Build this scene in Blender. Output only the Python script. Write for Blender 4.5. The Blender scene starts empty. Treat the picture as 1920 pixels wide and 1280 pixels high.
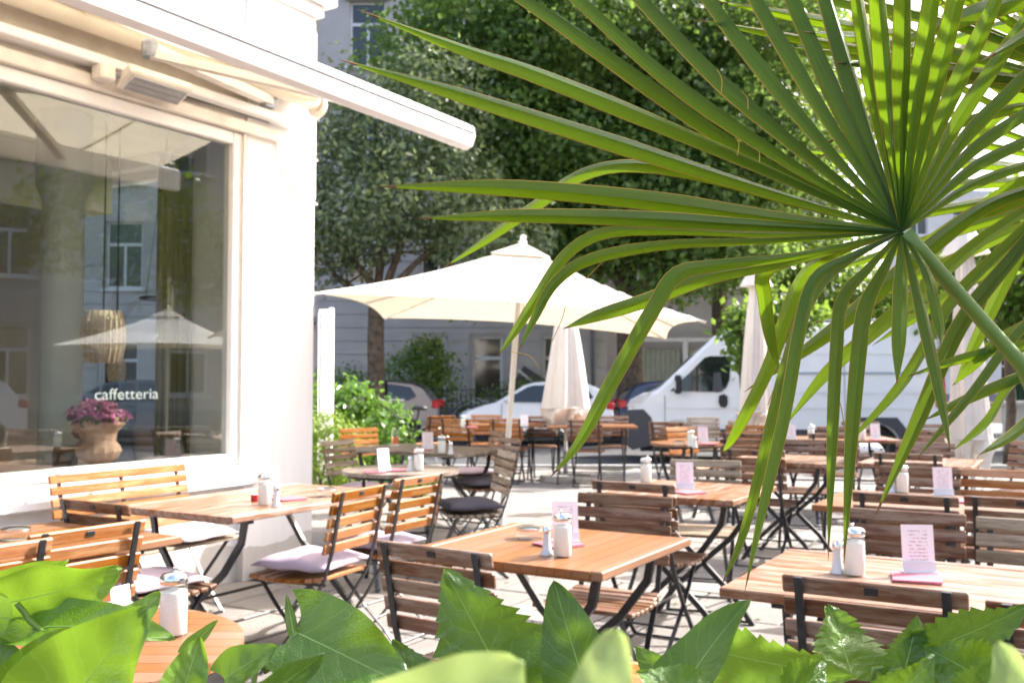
import bpy, bmesh, math, random
from mathutils import Vector, Matrix
R = math.radians
rnd = random.Random(7)
SC = bpy.context.scene
COL = SC.collection

# ---------------------------------------------------------------- camera, sky, sun, exposure
cam_d = bpy.data.cameras.new('camera')
cam = bpy.data.objects.new('camera', cam_d); COL.objects.link(cam)
cam.location = (0, 0, 1.38); cam.rotation_euler = (R(90 + 2.24), 0, 0)
cam_d.sensor_width = 36; cam_d.lens = 34.5
cam_d.clip_start = 0.02; cam_d.clip_end = 600
cam_d.dof.use_dof = True; cam_d.dof.focus_distance = 0.92; cam_d.dof.aperture_fstop = 14.0
SC.camera = cam

SUN = Vector((1.05, 0.50, 1.0)).normalized()       # towards the sun: right and ahead of the camera
elev = math.asin(SUN.z); azim = math.atan2(SUN.x, SUN.y)
world = bpy.data.worlds.new('World'); SC.world = world; world.use_nodes = True
wn = world.node_tree.nodes; wl = world.node_tree.links
sky = wn.new('ShaderNodeTexSky'); sky.sky_type = 'NISHITA'; sky.sun_disc = False
sky.sun_elevation = elev; sky.sun_rotation = azim
sky.air_density = 1.0; sky.dust_density = 4.5; sky.ozone_density = 0.3
wl.new(sky.outputs[0], wn['Background'].inputs[0]); wn['Background'].inputs[1].default_value = 0.15
sd = bpy.data.lights.new('sun', 'SUN'); sd.energy = 3.3; sd.angle = R(0.53); sd.color = (1.0, 0.965, 0.93)
so = bpy.data.objects.new('sun', sd); COL.objects.link(so)
so.rotation_euler = SUN.to_track_quat('Z', 'Y').to_euler(); so.location = (20, 10, 20)
vs = SC.view_settings
vs.view_transform = 'Standard'; vs.look = 'None'; vs.exposure = 2.0; vs.gamma = 1.0; vs.use_curve_mapping = False
SC.cycles.max_bounces = 8; SC.cycles.transparent_max_bounces = 16
SC.cycles.sample_clamp_indirect = 8.0; SC.cycles.use_denoising = True

# ---------------------------------------------------------------- materials
def new_mat(name):
    m = bpy.data.materials.new(name); m.use_nodes = True
    nt = m.node_tree; b = nt.nodes['Principled BSDF']
    return m, nt, b
def N(nt, t, **kw):
    n = nt.nodes.new(t)
    for k, v in kw.items(): setattr(n, k, v)
    return n
def rgba(c): return (c[0], c[1], c[2], 1)
def ramp(nt, src, stops):
    r = N(nt, 'ShaderNodeValToRGB'); e = r.color_ramp.elements
    e[0].position, e[0].color = stops[0][0], rgba(stops[0][1]); e[1].position, e[1].color = stops[-1][0], rgba(stops[-1][1])
    for p, c in stops[1:-1]:
        k = e.new(p); k.color = rgba(c)
    nt.links.new(src, r.inputs[0]); return r.outputs[0]
def noise(nt, scale, detail=4, rough=.55, map_scale=None, coord='Object'):
    tc = N(nt, 'ShaderNodeTexCoord'); n = N(nt, 'ShaderNodeTexNoise')
    n.inputs['Scale'].default_value = scale; n.inputs['Detail'].default_value = detail; n.inputs['Roughness'].default_value = rough
    src = tc.outputs[coord]
    if map_scale:
        mp = N(nt, 'ShaderNodeMapping'); mp.inputs['Scale'].default_value = map_scale
        nt.links.new(src, mp.inputs[0]); src = mp.outputs[0]
    nt.links.new(src, n.inputs['Vector']); return n.outputs['Fac']
def bump(nt, b, h, strength=.3, dist=.01):
    k = N(nt, 'ShaderNodeBump'); k.inputs['Strength'].default_value = strength; k.inputs['Distance'].default_value = dist
    nt.links.new(h, k.inputs['Height']); nt.links.new(k.outputs[0], b.inputs['Normal'])
def mixc(nt, fac, a, b, blend='MIX'):
    m = N(nt, 'ShaderNodeMix', data_type='RGBA', blend_type=blend)
    for s, v in ((m.inputs[0], fac), (m.inputs[6], a), (m.inputs[7], b)):
        if isinstance(v, (int, float)): s.default_value = v
        elif isinstance(v, tuple): s.default_value = rgba(v)
        else: nt.links.new(v, s)
    return m.outputs[2]
def obj_random(nt, lo, hi):
    oi = N(nt, 'ShaderNodeObjectInfo'); mr = N(nt, 'ShaderNodeMapRange')
    mr.inputs['To Min'].default_value = lo; mr.inputs['To Max'].default_value = hi
    nt.links.new(oi.outputs['Random'], mr.inputs[0]); return mr.outputs[0]
def plain(name, col, rough=.5, metal=0., spec=.5, var=.12, scale=12, bmp=0., coat=0.):
    m, nt, b = new_mat(name)
    lo = tuple(c * (1 - var) for c in col); hi = tuple(min(1, c * (1 + var)) for c in col)
    nf = noise(nt, scale)
    nt.links.new(ramp(nt, nf, [(.3, lo), (.7, hi)]), b.inputs['Base Color'])
    b.inputs['Roughness'].default_value = rough; b.inputs['Metallic'].default_value = metal
    b.inputs['Specular IOR Level'].default_value = spec; b.inputs['Coat Weight'].default_value = coat
    if bmp: bump(nt, b, nf, bmp)
    return m
def wood(name, dark, light, rough=.42, worn=0., worn_col=(.55, .47, .41), per_obj=(.70, 1.22), coat=.15):
    m, nt, b = new_mat(name)
    g = noise(nt, 3.0, 6, .6, (1.2, 26, 26))
    col = ramp(nt, g, [(.28, dark), (.5, tuple((a + c) / 2 for a, c in zip(dark, light))), (.75, light)])
    blot = noise(nt, 5.0, 3, .5)
    col = mixc(nt, .45, col, ramp(nt, blot, [(.3, (.62, .6, .58)), (.7, (1, 1, 1))]), 'MULTIPLY')
    if worn:
        w = noise(nt, 2.6, 7, .7, (1.6, 13, 13))
        f = ramp(nt, w, [(.5 - .1 * worn, (0, 0, 0)), (.62 - .06 * worn, (1, 1, 1))])
        col = mixc(nt, f, col, worn_col)
    hs = N(nt, 'ShaderNodeHueSaturation'); nt.links.new(col, hs.inputs['Color']); nt.links.new(obj_random(nt, 1.12, .82), hs.inputs['Saturation'])
    nt.links.new(obj_random(nt, *per_obj), hs.inputs['Value'])
    nt.links.new(hs.outputs[0], b.inputs['Base Color'])
    b.inputs['Roughness'].default_value = rough; b.inputs['Coat Weight'].default_value = coat; b.inputs['Coat Roughness'].default_value = .3; b.inputs['Specular IOR Level'].default_value = .3
    bump(nt, b, g, .25, .003)
    return m
def leaf(name, cols, trans, rough=.4, mix=.4, spec=.5, vein=None, island=True):
    m, nt, b = new_mat(name)
    if island:
        g = N(nt, 'ShaderNodeNewGeometry'); src = g.outputs['Random Per Island']
    else:
        oi = N(nt, 'ShaderNodeObjectInfo'); src = oi.outputs['Random']
    n = len(cols); c = ramp(nt, src, [(i / (n - 1), k) for i, k in enumerate(cols)])
    blot = noise(nt, 18 if not island else 3, 4)
    c = mixc(nt, .5, c, ramp(nt, blot, [(.3, (.7, .72, .7)), (.7, (1.0, 1.0, 1.0))]), 'MULTIPLY')
    nt.links.new(c, b.inputs['Base Color'])
    b.inputs['Roughness'].default_value = rough; b.inputs['Specular IOR Level'].default_value = spec
    t = N(nt, 'ShaderNodeBsdfTranslucent'); t.inputs[0].default_value = rgba(trans)
    tc = mixc(nt, .5, ramp(nt, src, [(0, tuple(x * .8 for x in trans)), (1, trans)]), c, 'MIX')
    nt.links.new(tc, t.inputs[0])
    ms = N(nt, 'ShaderNodeMixShader'); ms.inputs[0].default_value = mix
    nt.links.new(b.outputs[0], ms.inputs[1]); nt.links.new(t.outputs[0], ms.inputs[2])
    nt.links.new(ms.outputs[0], nt.nodes['Material Output'].inputs[0])
    return m
def fabric(name, col, trans=None, mix=.3, rough=.85, scale=220):
    m, nt, b = new_mat(name)
    nf = noise(nt, 4, 4); wv = noise(nt, scale, 2)
    lo = tuple(c * .88 for c in col)
    nt.links.new(ramp(nt, nf, [(.3, lo), (.7, col)]), b.inputs['Base Color'])
    b.inputs['Roughness'].default_value = rough; b.inputs['Specular IOR Level'].default_value = .2
    bump(nt, b, wv, .15, .002)
    if trans:
        t = N(nt, 'ShaderNodeBsdfTranslucent'); t.inputs[0].default_value = rgba(trans)
        ms = N(nt, 'ShaderNodeMixShader'); ms.inputs[0].default_value = mix
        nt.links.new(b.outputs[0], ms.inputs[1]); nt.links.new(t.outputs[0], ms.inputs[2])
        nt.links.new(ms.outputs[0], nt.nodes['Material Output'].inputs[0])
    return m
def pane_glass(name, ior=1.6, tint=(.93, .96, .95)):
    m, nt, b = new_mat(name)
    tr = N(nt, 'ShaderNodeBsdfTransparent'); tr.inputs[0].default_value = rgba(tint)
    gl = N(nt, 'ShaderNodeBsdfGlossy'); gl.inputs['Roughness'].default_value = .015
    ge = N(nt, 'ShaderNodeNewGeometry'); dt = N(nt, 'ShaderNodeVectorMath', operation='DOT_PRODUCT')
    nt.links.new(ge.outputs['Normal'], dt.inputs[0]); nt.links.new(ge.outputs['Incoming'], dt.inputs[1])
    def mt(op, x, y):
        k = N(nt, 'ShaderNodeMath', operation=op)
        for i_, q in enumerate((x, y)):
            if isinstance(q, (int, float)): k.inputs[i_].default_value = q
            else: nt.links.new(q, k.inputs[i_])
        return k
    f0 = ((ior - 1) / (ior + 1)) ** 2
    fr = mt('ADD', mt('MULTIPLY', mt('POWER', mt('SUBTRACT', 1.0, mt('ABSOLUTE', dt.outputs['Value'], 0).outputs[0]).outputs[0], 5.0).outputs[0], 1 - f0).outputs[0], f0)
    ms = N(nt, 'ShaderNodeMixShader')
    nt.links.new(fr.outputs[0], ms.inputs[0]); nt.links.new(tr.outputs[0], ms.inputs[1]); nt.links.new(gl.outputs[0], ms.inputs[2])
    nt.links.new(ms.outputs[0], nt.nodes['Material Output'].inputs[0])
    return m
def print_mat(name, paper, ink, rows):
    m, nt, b = new_mat(name)
    tc = N(nt, 'ShaderNodeTexCoord'); sx = N(nt, 'ShaderNodeSeparateXYZ'); nt.links.new(tc.outputs['Generated'], sx.inputs[0])
    def mth(op, a, v=None):
        k = N(nt, 'ShaderNodeMath', operation=op)
        for i, s in enumerate((a, v)):
            if s is None: continue
            if isinstance(s, (int, float)): k.inputs[i].default_value = s
            else: nt.links.new(s, k.inputs[i])
        return k.outputs[0]
    fr = mth('FRACT', mth('MULTIPLY', sx.outputs['Z'], float(rows)))
    line = mth('LESS_THAN', fr, .4)
    nz = noise(nt, 14, 2, .5, (1, 1, 3), 'Generated')
    word = mth('GREATER_THAN', nz, .5)
    inx = mth('MULTIPLY', mth('GREATER_THAN', sx.outputs['X'], .2), mth('LESS_THAN', sx.outputs['X'], .8))
    inz = mth('MULTIPLY', mth('GREATER_THAN', sx.outputs['Z'], .18), mth('LESS_THAN', sx.outputs['Z'], .88))
    f = mth('MULTIPLY', mth('MULTIPLY', line, word), mth('MULTIPLY', inx, inz))
    nt.links.new(mixc(nt, mth('MULTIPLY', f, .65), paper, ink), b.inputs['Base Color'])
    b.inputs['Roughness'].default_value = .5
    return m

M = {}
M['honey'] = wood('wood_honey', (.24, .070, .010), (.42, .150, .026), worn=.15, worn_col=(.38, .19, .07), coat=.05)
M['red'] = wood('wood_redbrown', (.105, .037, .015), (.20, .082, .036), worn=.45, worn_col=(.25, .16, .105), coat=.0)
M['grey'] = wood('wood_weathered', (.17, .115, .07), (.31, .225, .145), rough=.6, worn=.5, worn_col=(.36, .29, .21), coat=0)
M['table'] = wood('wood_table', (.225, .096, .038), (.27, .12, .05), rough=.36, worn=0, per_obj=(.94, 1.06), coat=.2)
M['table_worn'] = wood('wood_table_worn', (.17, .066, .026), (.24, .102, .044), rough=.38, worn=.6, worn_col=(.34, .22, .16), per_obj=(.92, 1.08), coat=.12)
M['table_grey'] = wood('wood_table_grey', (.11, .075, .05), (.23, .17, .12), rough=.4, worn=.6, worn_col=(.34, .29, .25), coat=.3)
M['steel'] = plain('painted_steel', (.018, .019, .022), .38, 0, .5, .5, 40, .1)
M['galv'] = plain('grey_steel', (.27, .28, .31), .35, .7, .5, .25, 30)
M['chrome'] = plain('chrome', (.75, .76, .78), .16, 1., .5, .08, 20)
def stained_render():
    m, nt, bs = new_mat('white_render'); g = noise(nt, 60, 4, .6); streak = noise(nt, 2.2, 5, .6, (5, 5, .5)); blot = noise(nt, 1.1, 4)
    c = mixc(nt, .6, (.80, .775, .76), ramp(nt, streak, [(.3, (.92, .91, .90)), (.6, (1, 1, 1))]), 'MULTIPLY')
    tc = N(nt, 'ShaderNodeTexCoord'); sx = N(nt, 'ShaderNodeSeparateXYZ'); nt.links.new(tc.outputs['Object'], sx.inputs[0])
    hz = N(nt, 'ShaderNodeMath', operation='SUBTRACT'); nt.links.new(sx.outputs['Z'], hz.inputs[0])
    bm_ = N(nt, 'ShaderNodeMath', operation='MULTIPLY'); nt.links.new(blot, bm_.inputs[0]); bm_.inputs[1].default_value = .55; nt.links.new(bm_.outputs[0], hz.inputs[1])
    c = mixc(nt, 1.0, c, ramp(nt, hz.outputs[0], [(-.12, (.68, .66, .63)), (.0, (1, 1, 1))]), 'MULTIPLY')
    nt.links.new(c, bs.inputs['Base Color']); bs.inputs['Roughness'].default_value = .9; bump(nt, bs, g, .18, .004); return m
M['white_wall'] = stained_render()
M['white_paint'] = plain('white_paint', (.81, .795, .78), .45, 0, .4, .04, 6)
M['old_paint'] = plain('cream_paint', (.72, .665, .59), .6, 0, .3, .1, 7, .1)
M['awning_fabric'] = fabric('awning_fabric', (.84, .79, .69), (.88, .79, .63), .48)
M['parasol'] = fabric('parasol_fabric', (.84, .80, .73), (.66, .55, .38), .22)
M['parasol_closed'] = fabric('parasol_folded_fabric', (.74, .69, .63), (.75, .66, .55), .12)
M['pole'] = plain('pole_paint', (.68, .66, .62), .4, 0, .5, .06, 12)
M['stone'] = plain('concrete', (.34, .33, .31), .9, 0, .2, .2, 9, .3)
M['lilac'] = fabric('lilac_cushion', (.46, .37, .43), None)
M['charcoal'] = fabric('charcoal_cushion', (.095, .085, .10), None)
M['pinkish'] = fabric('pale_pink_cushion', (.70, .60, .60), None)
M['napkin'] = fabric('pink_napkin', (.48, .16, .20), None)
M['sugar'] = plain('sugar', (.84, .83, .80), .8, 0, .2, .05, 300)
M['jar_glass'] = pane_glass('jar_glass', 1.75, (.95, .97, .96))
M['glass'] = pane_glass('window_glass', 2.15, (.86, .89, .87))
M['juice'] = plain('juice', (.80, .17, .015), .25, 0, .5, .06, 20)
M['card'] = print_mat('menu_print', (.80, .72, .73), (.22, .05, .08), 13)
M['acrylic'] = plain('clear_stand', (.62, .62, .64), .15, 0, .6, .05, 20)
M['black'] = plain('black_plastic', (.02, .02, .022), .5, 0, .4, .3, 30)
M['dark_glass'] = plain('dark_glass', (.012, .016, .017), .06, 0, .7, .2, 5)
M['van_white'] = plain('van_white', (.70, .70, .71), .28, 0, .5, .03, 2, 0, .6)
M['car_white'] = plain('car_white', (.66, .66, .67), .25, 0, .5, .03, 2, 0, .6)
M['car_grey'] = plain('car_grey', (.05, .047, .06), .25, .3, .5, .06, 3, 0, .6)
M['car_navy'] = plain('car_navy', (.012, .016, .06), .22, .2, .5, .1, 3, 0, .6)
M['bumper'] = plain('grey_plastic', (.055, .055, .062), .6, 0, .4, .1, 20)
M['rubber'] = plain('rubber', (.016, .016, .017), .8, 0, .3, .2, 30)
M['lamp_red'] = plain('lamp_red', (.42, .012, .016), .2, 0, .6, .1, 10)
M['lamp_clear'] = plain('lamp_clear', (.62, .64, .66), .12, .3, .7, .2, 14)
M['orange_refl'] = plain('orange_reflector', (.75, .17, .01), .3, 0, .5, .1, 20)
M['terracotta'] = plain('terracotta', (.48, .29, .21), .8, 0, .2, .22, 14, .2)
M['wicker'] = plain('wicker', (.62, .49, .36), .7, 0, .3, .3, 60, .4)
M['flower'] = leaf('flower', [(.50, .14, .30), (.62, .24, .40), (.72, .38, .50)], (.6, .2, .38), .6, .3)
M['inner_wall'] = plain('inner_wall', (.58, .55, .42), .9, 0, .2, .1, 3)
M['inner_floor'] = plain('inner_floor', (.17, .11, .07), .5, 0, .4, .2, 6)
M['column'] = plain('column_plaster', (.55, .55, .50), .8, 0, .2, .06, 4)
M['curtain'] = fabric('curtain', (.28, .25, .13), (.3, .26, .12), .2)
M['letter'] = plain('letter_white', (.8, .8, .8), .5, 0, .3, .03, 4)
M['facade'] = plain('lilac_render', (.41, .38, .375), .9, 0, .2, .08, 1.2, .05)
M['facade_dark'] = plain('render_recess', (.22, .21, .24), .9, 0, .2, .12, 2)
M['facade_green'] = plain('sage_boards', (.27, .28, .23), .7, 0, .3, .1, 4)
M['facade_far'] = plain('pale_stone', (.62, .60, .58), .9, 0, .2, .08, 1)
M['win_frame'] = plain('window_paint', (.62, .61, .62), .5, 0, .4, .05, 6)
M['iron'] = plain('iron', (.03, .03, .034), .6, 0, .4, .3, 20)
M['gate_green'] = plain('gate_green', (.012, .05, .032), .45, 0, .4, .2, 8)
M['bark'] = plain('bark', (.10, .075, .055), .95, 0, .2, .45, 9, .9)
M['soil'] = plain('soil', (.05, .04, .03), .95, 0, .1, .4, 20, .5)
M['lf_dark'] = leaf('foliage_dark', [(.05, .10, .02), (.10, .175, .035), (.17, .26, .055)], (.36, .52, .10), .40, .56)
M['lf_mid'] = leaf('foliage_mid', [(.045, .10, .016), (.08, .16, .024), (.13, .22, .035)], (.33, .48, .06), .42, .56)
M['lf_silver'] = leaf('foliage_silver', [(.08, .12, .045), (.15, .20, .085), (.27, .31, .17)], (.30, .40, .12), .34, .5, .8)
M['lf_bright'] = leaf('foliage_bright', [(.05, .13, .016), (.09, .20, .022), (.14, .27, .035)], (.24, .42, .04), .3, .4, .6)
M['lf_lime'] = leaf('foliage_lime', [(.11, .20, .02), (.19, .30, .03), (.27, .38, .045)], (.32, .46, .05), .45, .4)
M['palm'] = leaf('palm_green', [(.020, .060, .004), (.030, .080, .006), (.042, .10, .008)], (.42, .66, .010), .36, .38, .35, None, False)
def palm_stripes(m):
    nt = m.node_tree; bs = nt.nodes['Principled BSDF']; uv = N(nt, 'ShaderNodeUVMap'); mp = N(nt, 'ShaderNodeMapping'); mp.inputs['Scale'].default_value = (26, 1.3, 1)
    oi = N(nt, 'ShaderNodeObjectInfo'); nz = N(nt, 'ShaderNodeTexNoise'); nz.noise_dimensions = '4D'; nz.inputs['Scale'].default_value = 1.0; nz.inputs['Detail'].default_value = 3
    mu = N(nt, 'ShaderNodeMath', operation='MULTIPLY'); mu.inputs[1].default_value = 50; nt.links.new(oi.outputs['Random'], mu.inputs[0]); nt.links.new(mu.outputs[0], nz.inputs['W'])
    nt.links.new(uv.outputs[0], mp.inputs[0]); nt.links.new(mp.outputs[0], nz.inputs['Vector'])
    old = bs.inputs['Base Color'].links[0].from_socket
    c = mixc(nt, .8, old, ramp(nt, nz.outputs['Fac'], [(.30, (.3, .36, .28)), (.5, (1, 1, 1)), (.70, (2.0, 1.9, 1.6))]), 'MULTIPLY')
    nt.links.new(c, bs.inputs['Base Color']); bump(nt, bs, nz.outputs['Fac'], .35, .002)
palm_stripes(M['palm'])
M['palm_edge'] = plain('palm_edge', (.40, .24, .03), .6, 0, .3, .25, 30)
M['palm_tip'] = plain('palm_tip', (.20, .10, .035), .8, 0, .2, .4, 60)
M['petiole'] = plain('petiole', (.14, .21, .03), .4, 0, .5, .15, 20)
M['ivy'] = leaf('ivy_green', [(.07, .17, .014), (.11, .23, .02), (.16, .30, .025)], (.34, .52, .03), .18, .40, .8, None, False)
M['ivy_dark'] = leaf('creeper_green', [(.05, .13, .022), (.085, .18, .028), (.12, .23, .03)], (.26, .42, .035), .28, .38, .5, None, False)
M['ivy_pale'] = leaf('young_leaf', [(.25, .36, .12), (.30, .42, .14), (.36, .46, .18)], (.55, .68, .18), .25, .42, .8, None, False)
def leaf_veins(m, strength=.55):
    nt = m.node_tree; bs = nt.nodes['Principled BSDF']; uv = N(nt, 'ShaderNodeUVMap'); sx = N(nt, 'ShaderNodeSeparateXYZ'); nt.links.new(uv.outputs[0], sx.inputs[0])
    def mt(op, *a):
        k = N(nt, 'ShaderNodeMath', operation=op)
        for i_, q in enumerate(a):
            if isinstance(q, (int, float)): k.inputs[i_].default_value = q
            else: nt.links.new(q, k.inputs[i_])
        return k.outputs[0]
    nz = N(nt, 'ShaderNodeTexNoise'); nz.inputs['Scale'].default_value = 5; nt.links.new(uv.outputs[0], nz.inputs['Vector'])
    s_ = mt('ABSOLUTE', mt('SUBTRACT', sx.outputs['X'], .5)); v_ = mt('FRACT', mt('ADD', mt('SUBTRACT', mt('MULTIPLY', sx.outputs['Y'], 6.5), mt('MULTIPLY', s_, 4.0)), mt('MULTIPLY', nz.outputs['Fac'], .5)))
    d_ = mt('ABSOLUTE', mt('SUBTRACT', v_, .5)); line = mt('SUBTRACT', 1.0, mt('MINIMUM', 1.0, mt('MULTIPLY', d_, 14.0)))
    mid = mt('SUBTRACT', 1.0, mt('MINIMUM', 1.0, mt('MULTIPLY', s_, 55.0))); ln = mt('MAXIMUM', mt('MULTIPLY', line, .6), mid)
    nz2 = N(nt, 'ShaderNodeTexVoronoi'); nz2.inputs['Scale'].default_value = 34; nz2.feature = 'DISTANCE_TO_EDGE'; nt.links.new(uv.outputs[0], nz2.inputs['Vector'])
    old = bs.inputs['Base Color'].links[0].from_socket
    c = mixc(nt, mt('MULTIPLY', ln, strength), old, (.27, .42, .09)); nt.links.new(c, bs.inputs['Base Color'])
    nz3 = N(nt, 'ShaderNodeTexNoise'); nz3.inputs['Scale'].default_value = 9; nz3.inputs['Detail'].default_value = 5; nt.links.new(uv.outputs[0], nz3.inputs['Vector'])
    c = mixc(nt, ramp(nt, nz3.outputs['Fac'], [(.70, (0, 0, 0)), (.74, (.8, .8, .8))]), c, (.16, .09, .02)); nt.links.new(c, bs.inputs['Base Color'])
    h = mt('ADD', mt('MULTIPLY', d_, 1.2), mt('MULTIPLY', nz2.outputs['Distance'], .8)); bump(nt, bs, h, .5, .0016)
for k_ in ('ivy', 'ivy_dark', 'ivy_pale'): leaf_veins(M[k_])
M['ivy_vein'] = plain('leaf_vein', (.34, .50, .14), .5, 0, .4, .1, 30)
def asphalt():
    m, nt, b = new_mat('asphalt'); f = noise(nt, 60, 6); g = noise(nt, .6, 4)
    c = mixc(nt, .6, ramp(nt, f, [(.3, (.045, .045, .048)), (.7, (.085, .083, .083))]), ramp(nt, g, [(.3, (.7, .7, .7)), (.7, (1.1, 1.1, 1.1))]), 'MULTIPLY')
    nt.links.new(c, b.inputs['Base Color']); b.inputs['Roughness'].default_value = .9; bump(nt, b, f, .4, .006); return m
M['asphalt'] = asphalt()
def slab_mat():
    m, nt, b = new_mat('paving_slab'); f = noise(nt, 90, 5, .7); g = noise(nt, 2.3, 5, .6)
    c = mixc(nt, .55, ramp(nt, f, [(.3, (.17, .155, .142)), (.7, (.25, .232, .213))]), ramp(nt, g, [(.32, (.6, .58, .56)), (.5, (.95, .94, .93)), (.66, (1.1, 1.09, 1.08))]), 'MULTIPLY')
    sp = noise(nt, 17, 2, .4); c = mixc(nt, 1.0, c, ramp(nt, sp, [(.68, (1, 1, 1)), (.72, (.55, .53, .5))]), 'MULTIPLY')
    hs = N(nt, 'ShaderNodeHueSaturation'); nt.links.new(c, hs.inputs['Color']); nt.links.new(obj_random(nt, .9, 1.1), hs.inputs['Value'])
    nt.links.new(hs.outputs[0], b.inputs['Base Color']); b.inputs['Roughness'].default_value = .85; bump(nt, b, f, .35, .003); return m
M['slab'] = slab_mat()
M['joint'] = plain('joint_sand', (.06, .054, .045), .95, 0, .1, .3, 30)
M['grass'] = leaf('grass_blade', [(.05, .09, .02), (.09, .13, .03)], (.15, .22, .04), .6, .3)

# ---------------------------------------------------------------- mesh helpers
class MB:
    def __init__(s): s.v = []; s.f = []
    def add(s, vs, fs):
        o = len(s.v); s.v += [tuple(p) for p in vs]; s.f += [tuple(i + o for i in f) for f in fs]; return s
    def box(s, c, d, rot=None, bev=0.):
        x, y, z = d[0] / 2, d[1] / 2, d[2] / 2
        if bev:
            k = bev; vs = []; fs = []
            bm = bmesh.new(); bmesh.ops.create_cube(bm, size=1)
            bmesh.ops.scale(bm, vec=d, verts=bm.verts)
            bmesh.ops.bevel(bm, geom=bm.edges[:], offset=k, segments=1, affect='EDGES', profile=.5)
            bm.verts.index_update(); vs = [v.co.copy() for v in bm.verts]; fs = [[v.index for v in f.verts] for f in bm.faces]; bm.free()
        else:
            vs = [Vector(p) for p in ((-x, -y, -z), (x, -y, -z), (x, y, -z), (-x, y, -z), (-x, -y, z), (x, -y, z), (x, y, z), (-x, y, z))]
            fs = [(3, 2, 1, 0), (4, 5, 6, 7), (0, 1, 5, 4), (1, 2, 6, 5), (2, 3, 7, 6), (3, 0, 4, 7)]
        if rot is not None: vs = [rot @ p for p in vs]
        return s.add([p + Vector(c) for p in vs], fs)
    def rng(s, x0, x1, y0, y1, z0, z1, bev=0.):
        return s.box(((x0 + x1) / 2, (y0 + y1) / 2, (z0 + z1) / 2), (abs(x1 - x0), abs(y1 - y0), abs(z1 - z0)), None, bev)
    def strap(s, pts, w, t, side=Vector((1, 0, 0))):
        """flat bar swept along pts: w along side, t across"""
        P = [Vector(p) for p in pts]; side = Vector(side).normalized(); n = len(P); vs = []
        for i, p in enumerate(P):
            d = (P[min(i + 1, n - 1)] - P[max(i - 1, 0)]).normalized(); a = d.cross(side).normalized()
            for sx, sa in ((-1, -1), (1, -1), (1, 1), (-1, 1)): vs.append(p + side * sx * w / 2 + a * sa * t / 2)
        fs = [(0, 1, 2, 3), (n * 4 - 1, n * 4 - 2, n * 4 - 3, n * 4 - 4)]
        for i in range(n - 1):
            for k in range(4): fs.append((i * 4 + k, i * 4 + 4 + k, i * 4 + 4 + (k + 1) % 4, i * 4 + (k + 1) % 4))
        return s.add(vs, fs)
    def tube(s, pts, r, n=8, caps=True):
        P = [Vector(p) for p in pts]; m = len(P); vs = []; up = None
        for i, p in enumerate(P):
            d = (P[min(i + 1, m - 1)] - P[max(i - 1, 0)]).normalized()
            if up is None: up = d.orthogonal().normalized()
            a = (up - d * up.dot(d)).normalized(); b = d.cross(a); up = a
            rr = r[i] if isinstance(r, (list, tuple)) else r
            for k in range(n):
                t = 2 * math.pi * k / n; vs.append(p + (a * math.cos(t) + b * math.sin(t)) * rr)
        fs = [(i * n + k, i * n + (k + 1) % n, (i + 1) * n + (k + 1) % n, (i + 1) * n + k) for i in range(m - 1) for k in range(n)]
        if caps: fs += [tuple(reversed(range(n))), tuple(range((m - 1) * n, m * n))]
        return s.add(vs, fs)
    def lathe(s, prof, n=20, c=(0, 0, 0), wob=None):
        vs = []
        for i, (r, z) in enumerate(prof):
            for k in range(n):
                t = 2 * math.pi * k / n; rr = r * (wob(t, i) if wob else 1)
                vs.append((c[0] + rr * math.cos(t), c[1] + rr * math.sin(t), c[2] + z))
        m = len(prof)
        fs = [(i * n + k, i * n + (k + 1) % n, (i + 1) * n + (k + 1) % n, (i + 1) * n + k) for i in range(m - 1) for k in range(n)]
        fs += [tuple(reversed(range(n))), tuple(range((m - 1) * n, m * n))]
        return s.add(vs, fs)
    def poly(s, pts, hw, off=0.):
        """(x,z) outline swept across y, half width hw(z)"""
        n = len(pts); vs = [(x, -hw(z) - off, z) for x, z in pts] + [(x, hw(z) + off, z) for x, z in pts]
        fs = [tuple(range(n)), tuple(reversed(range(n, 2 * n)))] + [(i, i + n, (i + 1) % n + n, (i + 1) % n) for i in range(n)]
        return s.add(vs, fs)
    def build(s, name, mat, parent=None, loc=(0, 0, 0), smooth=False, rz=0.):
        me = bpy.data.meshes.new(name); me.from_pydata([tuple(p) for p in s.v], [], s.f); me.update()
        if smooth is True: me.polygons.foreach_set('use_smooth', [True] * len(me.polygons))
        elif smooth:
            me.polygons.foreach_set('use_smooth', [True] * len(me.polygons)); me.set_sharp_from_angle(angle=R(smooth))
        for m_ in (mat if isinstance(mat, (list, tuple)) else [mat]): me.materials.append(m_)
        o = bpy.data.objects.new(name, me); COL.objects.link(o); o.location = loc; o.rotation_euler = (0, 0, rz)
        if parent: o.parent = parent
        return o
def fix_normals(o):
    bm = bmesh.new(); bm.from_mesh(o.data); bmesh.ops.recalc_face_normals(bm, faces=bm.faces[:]); bm.to_mesh(o.data); bm.free(); return o
def tag(o, label=None, cat=None, group=None, kind=None):
    if label: o['label'] = label
    if cat: o['category'] = cat
    if group: o['group'] = group
    if kind: o['kind'] = kind
    return o
def empty(name, loc=(0, 0, 0), rz=0., label=None, cat=None, group=None):
    o = bpy.data.objects.new(name, None); COL.objects.link(o); o.location = loc; o.rotation_euler = (0, 0, rz); o.empty_display_size = .1
    return tag(o, label, cat, group)
KIDS = {}
def copy_tree(o, parent=None):
    c = o.copy(); COL.objects.link(c); c.parent = parent
    for ch in o.children: copy_tree(ch, c)
    return c
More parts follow.
